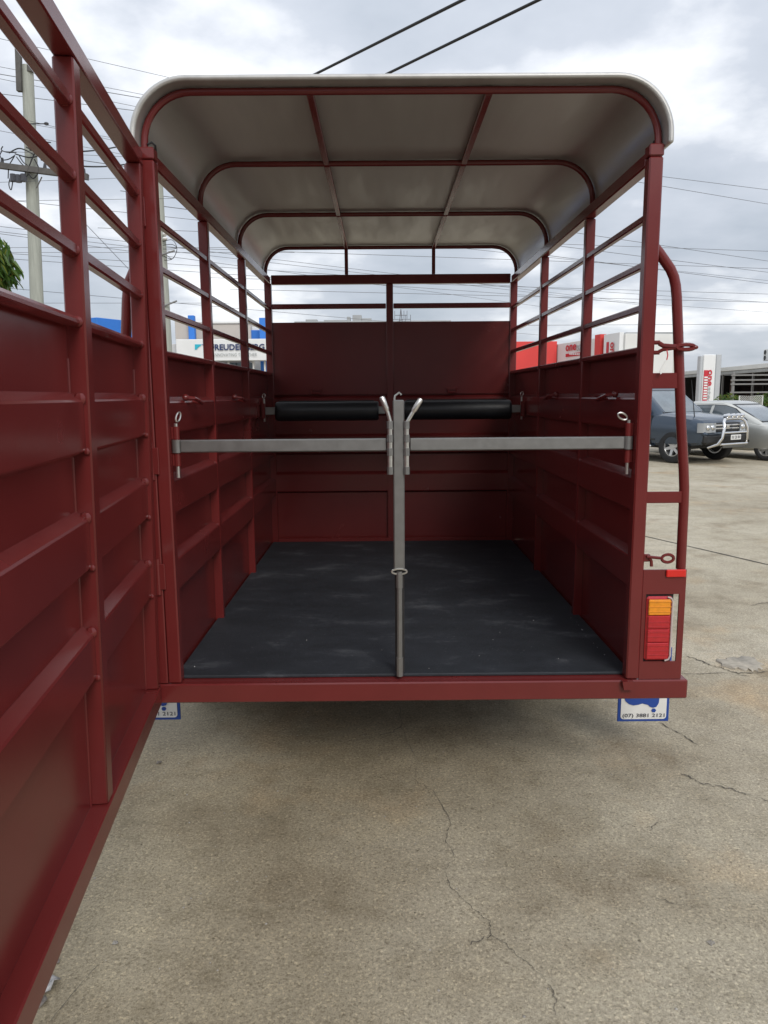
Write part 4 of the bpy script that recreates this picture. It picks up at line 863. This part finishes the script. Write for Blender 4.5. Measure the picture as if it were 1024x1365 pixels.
def car(name, label, loc, rz, c):
    root = thing(name, label, 'car', loc, rz)
    tab = c['body']      # y, half width, z bottom, z top
    def sect(y):
        w_, zb, zt = interp(tab, y); zm = zb + (zt-zb)*.55
        half = [(w_*.55, zb), (w_*.90, zb), (w_*.975, zb+.06), (w_*.995, zb+.20), (w_, zm), (w_*.985, zm+(zt-zm)*.55), (w_*.95, zt-.05), (w_*.86, zt-.004), (w_*.5, zt+c['crown']*.75), (0, zt+c['crown'])]
        return [(x, y, z) for x, z in half] + [(-x, y, z) for x, z in reversed(half[:-1])]
    ys = sorted(set([t[0] for t in tab] + [tab[0][0]+(tab[-1][0]-tab[0][0])*i/26 for i in range(27)]))
    body = loft(ys, sect).build('body', c['paint'], root, 38)
    cut_arches(body, [(c['fy'], c['wr']), (c['ry'], c['wr'])], c['arch'], c['hw'])
    # greenhouse: rings of (half width, y front, y rear, z)
    G = c['cabin']
    def ring(g, n=6):
        w_, yf, yr, z = g; pts = []; rf, rr_ = .16, .12
        for cx, cy, rad, a0 in ((w_-rf, yf-rf, rf, 0), (-(w_-rf), yf-rf, rf, 90), (-(w_-rr_), yr+rr_, rr_, 180), (w_-rr_, yr+rr_, rr_, 270)):
            pts += [(x, y_, z) for x, y_ in arc((cx, cy), rad, a0, a0+90, n)]
        return pts
    mb = MB(); rings = [ring(g) for g in G]; n = len(rings[0]); vs = [p for r_ in rings for p in r_]
    fs = [(i*n+j, i*n+(j+1) % n, (i+1)*n+(j+1) % n, (i+1)*n+j) for i in range(len(rings)-1) for j in range(n)] + [tuple(range(n)), tuple((len(rings)-1)*n+j for j in range(n))]
    cab = mb.add(vs, fs).build('cabin', c['paint'], root, 30)
    def gat(z):          # interpolate greenhouse at height z
        for a, b in zip(G, G[1:]):
            if z <= b[3]:
                f = (z-a[3])/(b[3]-a[3]); return tuple(p+(q-p)*f for p, q in zip(a, b))
        return G[-1]
    for sx in (-1, 1):
        for poly in c['side']:
            cy_, cz_ = sum(q[0] for q in poly)/len(poly), sum(q[1] for q in poly)/len(poly)
            big = [(cy_+(y-cy_)*1.07, cz_+(z-cz_)*1.09) for y, z in poly]; vs = [(sx*(gat(z)[0]+.003), y, z) for y, z in big]; k = len(vs); vs += [(sx*(gat(z)[0]-.02), y, z) for y, z in big]
            MB().add(vs, [tuple(range(k)), tuple(range(2*k-1, k-1, -1))]+[(i, (i+1) % k, k+(i+1) % k, k+i) for i in range(k)]).build('window_seal', DARK, cab, 20)
            vs = [(sx*(gat(z)[0]+.008), y, z) for y, z in poly]; k = len(vs); vs += [(sx*(gat(z)[0]-.006), y, z) for y, z in poly]
            MB().add(vs, [tuple(range(k)), tuple(range(2*k-1, k-1, -1))]+[(i, (i+1) % k, k+(i+1) % k, k+i) for i in range(k)]).build('side_window', GLASSC, cab, 20)
    z0, z1 = c['wsz']; g0, g1 = gat(z0), gat(z1)
    for nm, ix, sg, ws, of in (('windscreen_seal', 1, 1, 1.06, .004), ('rear_seal', 2, -1, 1.05, .004), ('windscreen', 1, 1, .96, .012), ('rear_window', 2, -1, .95, .012)):
        vs = []; dz = .03 if 'seal' in nm else 0
        for g_, z in ((gat(z0-dz), z0-dz), (gat(z1+dz), z1+dz)):
            for x in (-.93, -.6, 0, .6, .93): vs.append((x*ws*(g_[0]-.10), g_[ix]+sg*of, z))
        vs += [(x, y-sg*.012, z) for x, y, z in vs]
        fs = [(j, j+1, j+6, j+5) for j in range(4)] + [(10+j+1, 10+j, 10+j+5, 10+j+6) for j in range(4)] + [(0, 5, 15, 10), (4, 14, 19, 9)] + [(j, 10+j, 11+j, j+1) for j in range(4)] + [(5+j, 6+j, 16+j, 15+j) for j in range(4)]
        MB().add(vs, fs).build(nm, DARK if 'seal' in nm else GLASSC, cab, 40)
    for y in (c['fy'], c['ry']):
        for sx in (-1, 1): wheel('wheel', root, (sx*(c['hw']-.13), y, c['wr']), c['wr'], c['ww'], sx, c['spokes'], c['rim'])
    MB().box((-c['hw']*.8, c['ry']-.3, c['wr']-.05), (c['hw']*.8, c['fy']+.3, c['wr']+.12), .02).build('underbody', DARK, root)
    yF = tab[-1][0]
    for sx in (-1, 1):
        hz0, hz1 = c['headz']
        o = MB().prism([(sx*x, y) for x, y in c['headpoly']], (0, 0, 0), (1, 0, 0), (0, 1, 0), (0, 0, 1), hz0, hz1).build('headlight', LAMP, root, 60)
        for x, y in c['bulbs']: MB().ball((sx*x, y, (hz0+hz1)/2), (.062, .03, .062), 8).build('lamp_bulb', CHROME, o)
        mx, my, mz = c['mirror']; MB().ball((sx*(mx+.10), my, mz), (.125, .07, .075), 10).tube([(sx*(mx-.04), my-.02, mz-.07), (sx*(mx+.06), my, mz-.02)], .022, 6).build('wing_mirror', c['mirm'], root)
        for y, z in c['handles']: MB().box((sx*(c['hw']-.03), y-.09, z-.014), (sx*(c['hw']+.022), y+.09, z+.014), .01).build('door_handle', c['paint'], root)
        for y in c['seams']: MB().box((sx*(c['hw']-.05), y-.006, .42), (sx*(c['hw']+.001), y+.006, c['belt']-.06), .001).build('door_seam', DARK, root)
        MB().box((sx*(c['hw']-.04), c['ry']+c['arch']+.03, c['trimz']-.02), (sx*(c['hw']+.008), c['fy']-c['arch']-.03, c['trimz']+.02), .006).build('side_trim', DARK, root)
        bx = MB().ball((sx*(c['hw']-.17), tab[0][0]+.08, c['belt']-.2), (.12, .1, .16), 8).build('rear_lamp', REDL, root)
    return root, body
HX, HY = 0.515, -0.857; RZ = math.atan2(-HX, HY); NS = Vector((-.857, -.515, 0)); HD = Vector((HX, HY, 0))
W4 = PZ(893.5, 617.5, 0)
c4 = dict(paint=CARBLUE, crown=.03, hw=.935, wr=.385, arch=.455, fy=1.39, ry=-1.39, ww=.26, rim=.225, spokes=6, belt=1.18, trimz=.55,
  body=[(-2.42, .84, .50, 1.05), (-2.34, .905, .46, 1.15), (-2.0, .93, .42, 1.17), (-.5, .935, .40, 1.17), (.9, .935, .40, 1.17), (1.1, .935, .40, 1.165), (1.6, .925, .42, 1.12), (1.9, .90, .44, 1.075), (2.06, .86, .46, 1.02), (2.14, .80, .48, .93), (2.17, .76, .50, .80)],
  cabin=[(.885, 1.05, -2.36, 1.12), (.865, .93, -2.33, 1.24), (.78, .42, -2.27, 1.66), (.745, .27, -2.2, 1.765), (.66, .08, -2.05, 1.815), (.5, -.15, -1.9, 1.828)],
  wsz=(1.20, 1.70), side=[[(.70, 1.225), (.36, 1.66), (-.28, 1.68), (-.30, 1.225)], [(-.38, 1.225), (-.36, 1.68), (-1.22, 1.68), (-1.25, 1.225)], [(-1.36, 1.225), (-1.33, 1.68), (-2.02, 1.66), (-2.12, 1.225)]],
  headpoly=[(.46, 2.215), (.70, 2.20), (.84, 2.14), (.895, 2.04), (.80, 2.0), (.46, 2.05)], headz=(.745, .965), bulbs=[(.56, 2.212), (.71, 2.195)], mirror=(.90, .62, 1.24), mirm=CARBLUE, handles=[(-.18, 1.0), (-1.15, 1.0)], seams=[.78, -.34, -1.3])
base = W4 - HD*1.39 - NS*.935
suv, sbody = car('parked_four_wheel_drive', 'slate blue four wheel drive with a chrome bull bar parked on the concrete', (base.x, base.y, 0), RZ, c4)
MB().box((-.46, 2.0, .745), (.46, 2.19, .965), .02).build('grille', DARK, suv)
for z in (.905, .83): MB().box((-.46, 2.17, z-.018), (.46, 2.20, z+.018), .008).build('grille_bar', CHROME, suv)
MB().box((-.80, 1.98, .47), (.80, 2.215, .70), .05).build('front_bumper', DARK, suv)
MB().box((-.83, 1.9, .66), (.83, 2.205, .765), .04).build('bumper_cover', CARBLUE, suv)
MB().box((-.055, 2.202, .84), (.055, 2.214, .90), .01).build('grille_badge', CHROME, suv)
for sx in (-1, 1):
    MB().ball((sx*.70, 2.13, .60), (.07, .05, .07), 8).build('fog_lamp', LAMP, suv)
bb = MB()
for sx in (-1, 1): bb.tube([(sx*.62, 2.14, .40), (sx*.54, 2.34, .48), (sx*.47, 2.40, .62), (sx*.43, 2.41, .85), (sx*.40, 2.37, .99), (sx*.33, 2.34, 1.045), (sx*.24, 2.335, 1.055), (0, 2.335, 1.058)], .034, 10)
bb.tube([(-.45, 2.40, .74), (.45, 2.40, .74)], .026, 10).tube([(-.50, 2.385, .475), (.50, 2.385, .475)], .028, 10)
bull = bb.build('bull_bar', CHROME, suv, 50)
for x in (-.30, -.13, .05, .24): MB().tube([(x, 2.26, 1.115), (x, 2.38, 1.125)], [.045, .06], 12).ball((x, 2.38, 1.125), (.055, .02, .055), 8).build('driving_light', CHROME, suv)
pl = MB().box((-.19, 2.42, .575), (.19, 2.432, .69), .006).build('number_plate', PLATE, suv)
[text(ch_, .07, INK, 'plate_digit', pl, (.16-i_*.055, 2.434, .60), (-1, 0, 0), (0, 0, 1), bold=.02, width=.04 if ch_ != '1' else .022, extrude=.001) for i_, ch_ in enumerate('112180')]
MB().box((-.42, 2.37, .39), (.42, 2.40, .455), .01).build('lower_plate', mat('bash_plate', (.12, .12, .11), .5, .5), suv)
for sx in (-1, 1):
    MB().tube([(sx*.66, .0, 1.84), (sx*.67, -.05, 1.872), (sx*.67, -1.8, 1.872), (sx*.66, -1.86, 1.84)], .018, 8).build('roof_rail', DARK, suv)
    MB().box((sx*.80, -.85, .36), (sx*1.0, .85, .41), .02).build('side_step', CHROME, suv)
for y in (-.35, -1.3): MB().box((-.70, y-.03, 1.876), (.70, y+.03, 1.90), .01).build('roof_bar', GALV, suv)
MB().tube([(.62, 1.75, 1.10), (.60, 1.66, 1.55), (.60, 1.60, 1.95)], [.012, .008, .005], 6).build('antenna', DARK, suv)
MB().ball((0, .22, 1.35), (.14, .1, .14), 8).build('seat_head', DARK, suv)
Wb = PZ(1018.5, 614.5, 0)
cs = dict(paint=CARSILV, crown=.025, hw=.90, wr=.33, arch=.385, fy=1.38, ry=-1.38, ww=.21, rim=.215, spokes=7, belt=.94, trimz=.47,
  body=[(-2.38, .70, .42, .86), (-2.30, .82, .32, .93), (-1.9, .89, .24, .96), (-.6, .90, .22, .945), (.9, .90, .22, .935), (1.2, .895, .24, .90), (1.8, .86, .26, .80), (2.1, .80, .26, .71), (2.25, .70, .28, .60), (2.30, .60, .32, .52)],
  cabin=[(.83, 1.25, -1.95, .88), (.815, 1.05, -1.85, .98), (.72, .42, -1.35, 1.27), (.665, .18, -1.1, 1.385), (.58, -.02, -.9, 1.432), (.42, -.2, -.7, 1.445)],
  wsz=(.955, 1.335), side=[[(.80, .985), (.42, 1.25), (.15, 1.32), (-.18, 1.335), (-.22, .985)], [(-.30, .985), (-.26, 1.335), (-.85, 1.32), (-1.18, 1.20), (-1.32, 1.0)]],
  headpoly=[(.42, 2.28), (.62, 2.24), (.76, 2.12), (.82, 1.92), (.74, 1.9), (.42, 2.1)], headz=(.54, .66), bulbs=[(.52, 2.26), (.66, 2.20)], mirror=(.85, .66, 1.0), mirm=CARSILV, handles=[(-.12, .80), (-1.08, .80)], seams=[.86, -.26, -1.15])
base = Wb - HD*1.38 - NS*.90
sed, b_ = car('parked_sedan', 'silver sedan parked beside the slate blue four wheel drive', (base.x, base.y, 0), RZ, cs)
MB().box((-.5, 2.12, .40), (.5, 2.31, .52), .03).build('grille', DARK, sed)
pl = MB().box((-.19, 2.312, .40), (.19, 2.322, .50), .005).build('number_plate', PLATE, sed)

# ------------------------------------------------------------------ debris on the concrete
def curled_leaf(name, u, v, size, label, seed, m=DEADLEAF):
    p = PZ(u, v, 0); rnd = random.Random(seed); mb = MB(); k = 7; a = rnd.uniform(0, 6.28); d = Vector((math.cos(a), math.sin(a), 0)); e = Vector((-d.y, d.x, 0)); vs = []
    for i in range(k):
        f = i/(k-1); wd = size*.35*math.sin(math.pi*min(.97, max(.04, f)))
        for s in (-1, -.4, .3, 1):
            z = .003 + abs(s)*wd*rnd.uniform(.3, .9) + size*.12*math.sin(f*5+seed)**2
            vs.append(p + d*(size*(f-.5)) + e*(s*wd) + Vector((0, 0, z)))
    fs = [(i*4+j, i*4+j+1, i*4+5+j, i*4+4+j) for i in range(k-1) for j in range(3)]
    o = mb.add(vs, fs).build(name, m, loc=(p.x, p.y, 0)); s = o.modifiers.new('s', 'SOLIDIFY'); s.thickness = .0015
    return tag(o, label, 'leaf')
curled_leaf('dry_leaf', 61, 1318, .085, 'large grey crumpled dry leaf under the open gate', 1, mat('grey_leaf', (.30, .29, .28), .6, var=.7, vscale=60))
curled_leaf('dry_leaf', 74, 1283, .03, 'small dark scrap of dry leaf beside the crumpled grey leaf', 2)
curled_leaf('dry_leaf', 56, 1338, .04, 'dark broken leaf tip touching the crumpled grey leaf', 3)
curled_leaf('dry_leaf', 212, 1018, .028, 'small dark dry leaf on concrete below the trailer sill', 5)
for i, (u, v, r, lb) in enumerate(((153, 1258, .012, 'pale pebble lying alone on the concrete beside the gate'), (126, 1171, .006, 'tiny dark pebble on the concrete close to the gate bottom'), (948, 1258, .013, 'grey stone chip on the bare concrete away from the trailer'))):
    p = PZ(u, v, 0); mb = MB(); rnd = random.Random(i); rock(mb, p.x, p.y, r); rock(mb, p.x+r*.5, p.y, r*.7)
    tag(mb.build('pebble', PEBBLE, loc=(p.x, p.y, 0)), lb, 'pebble')
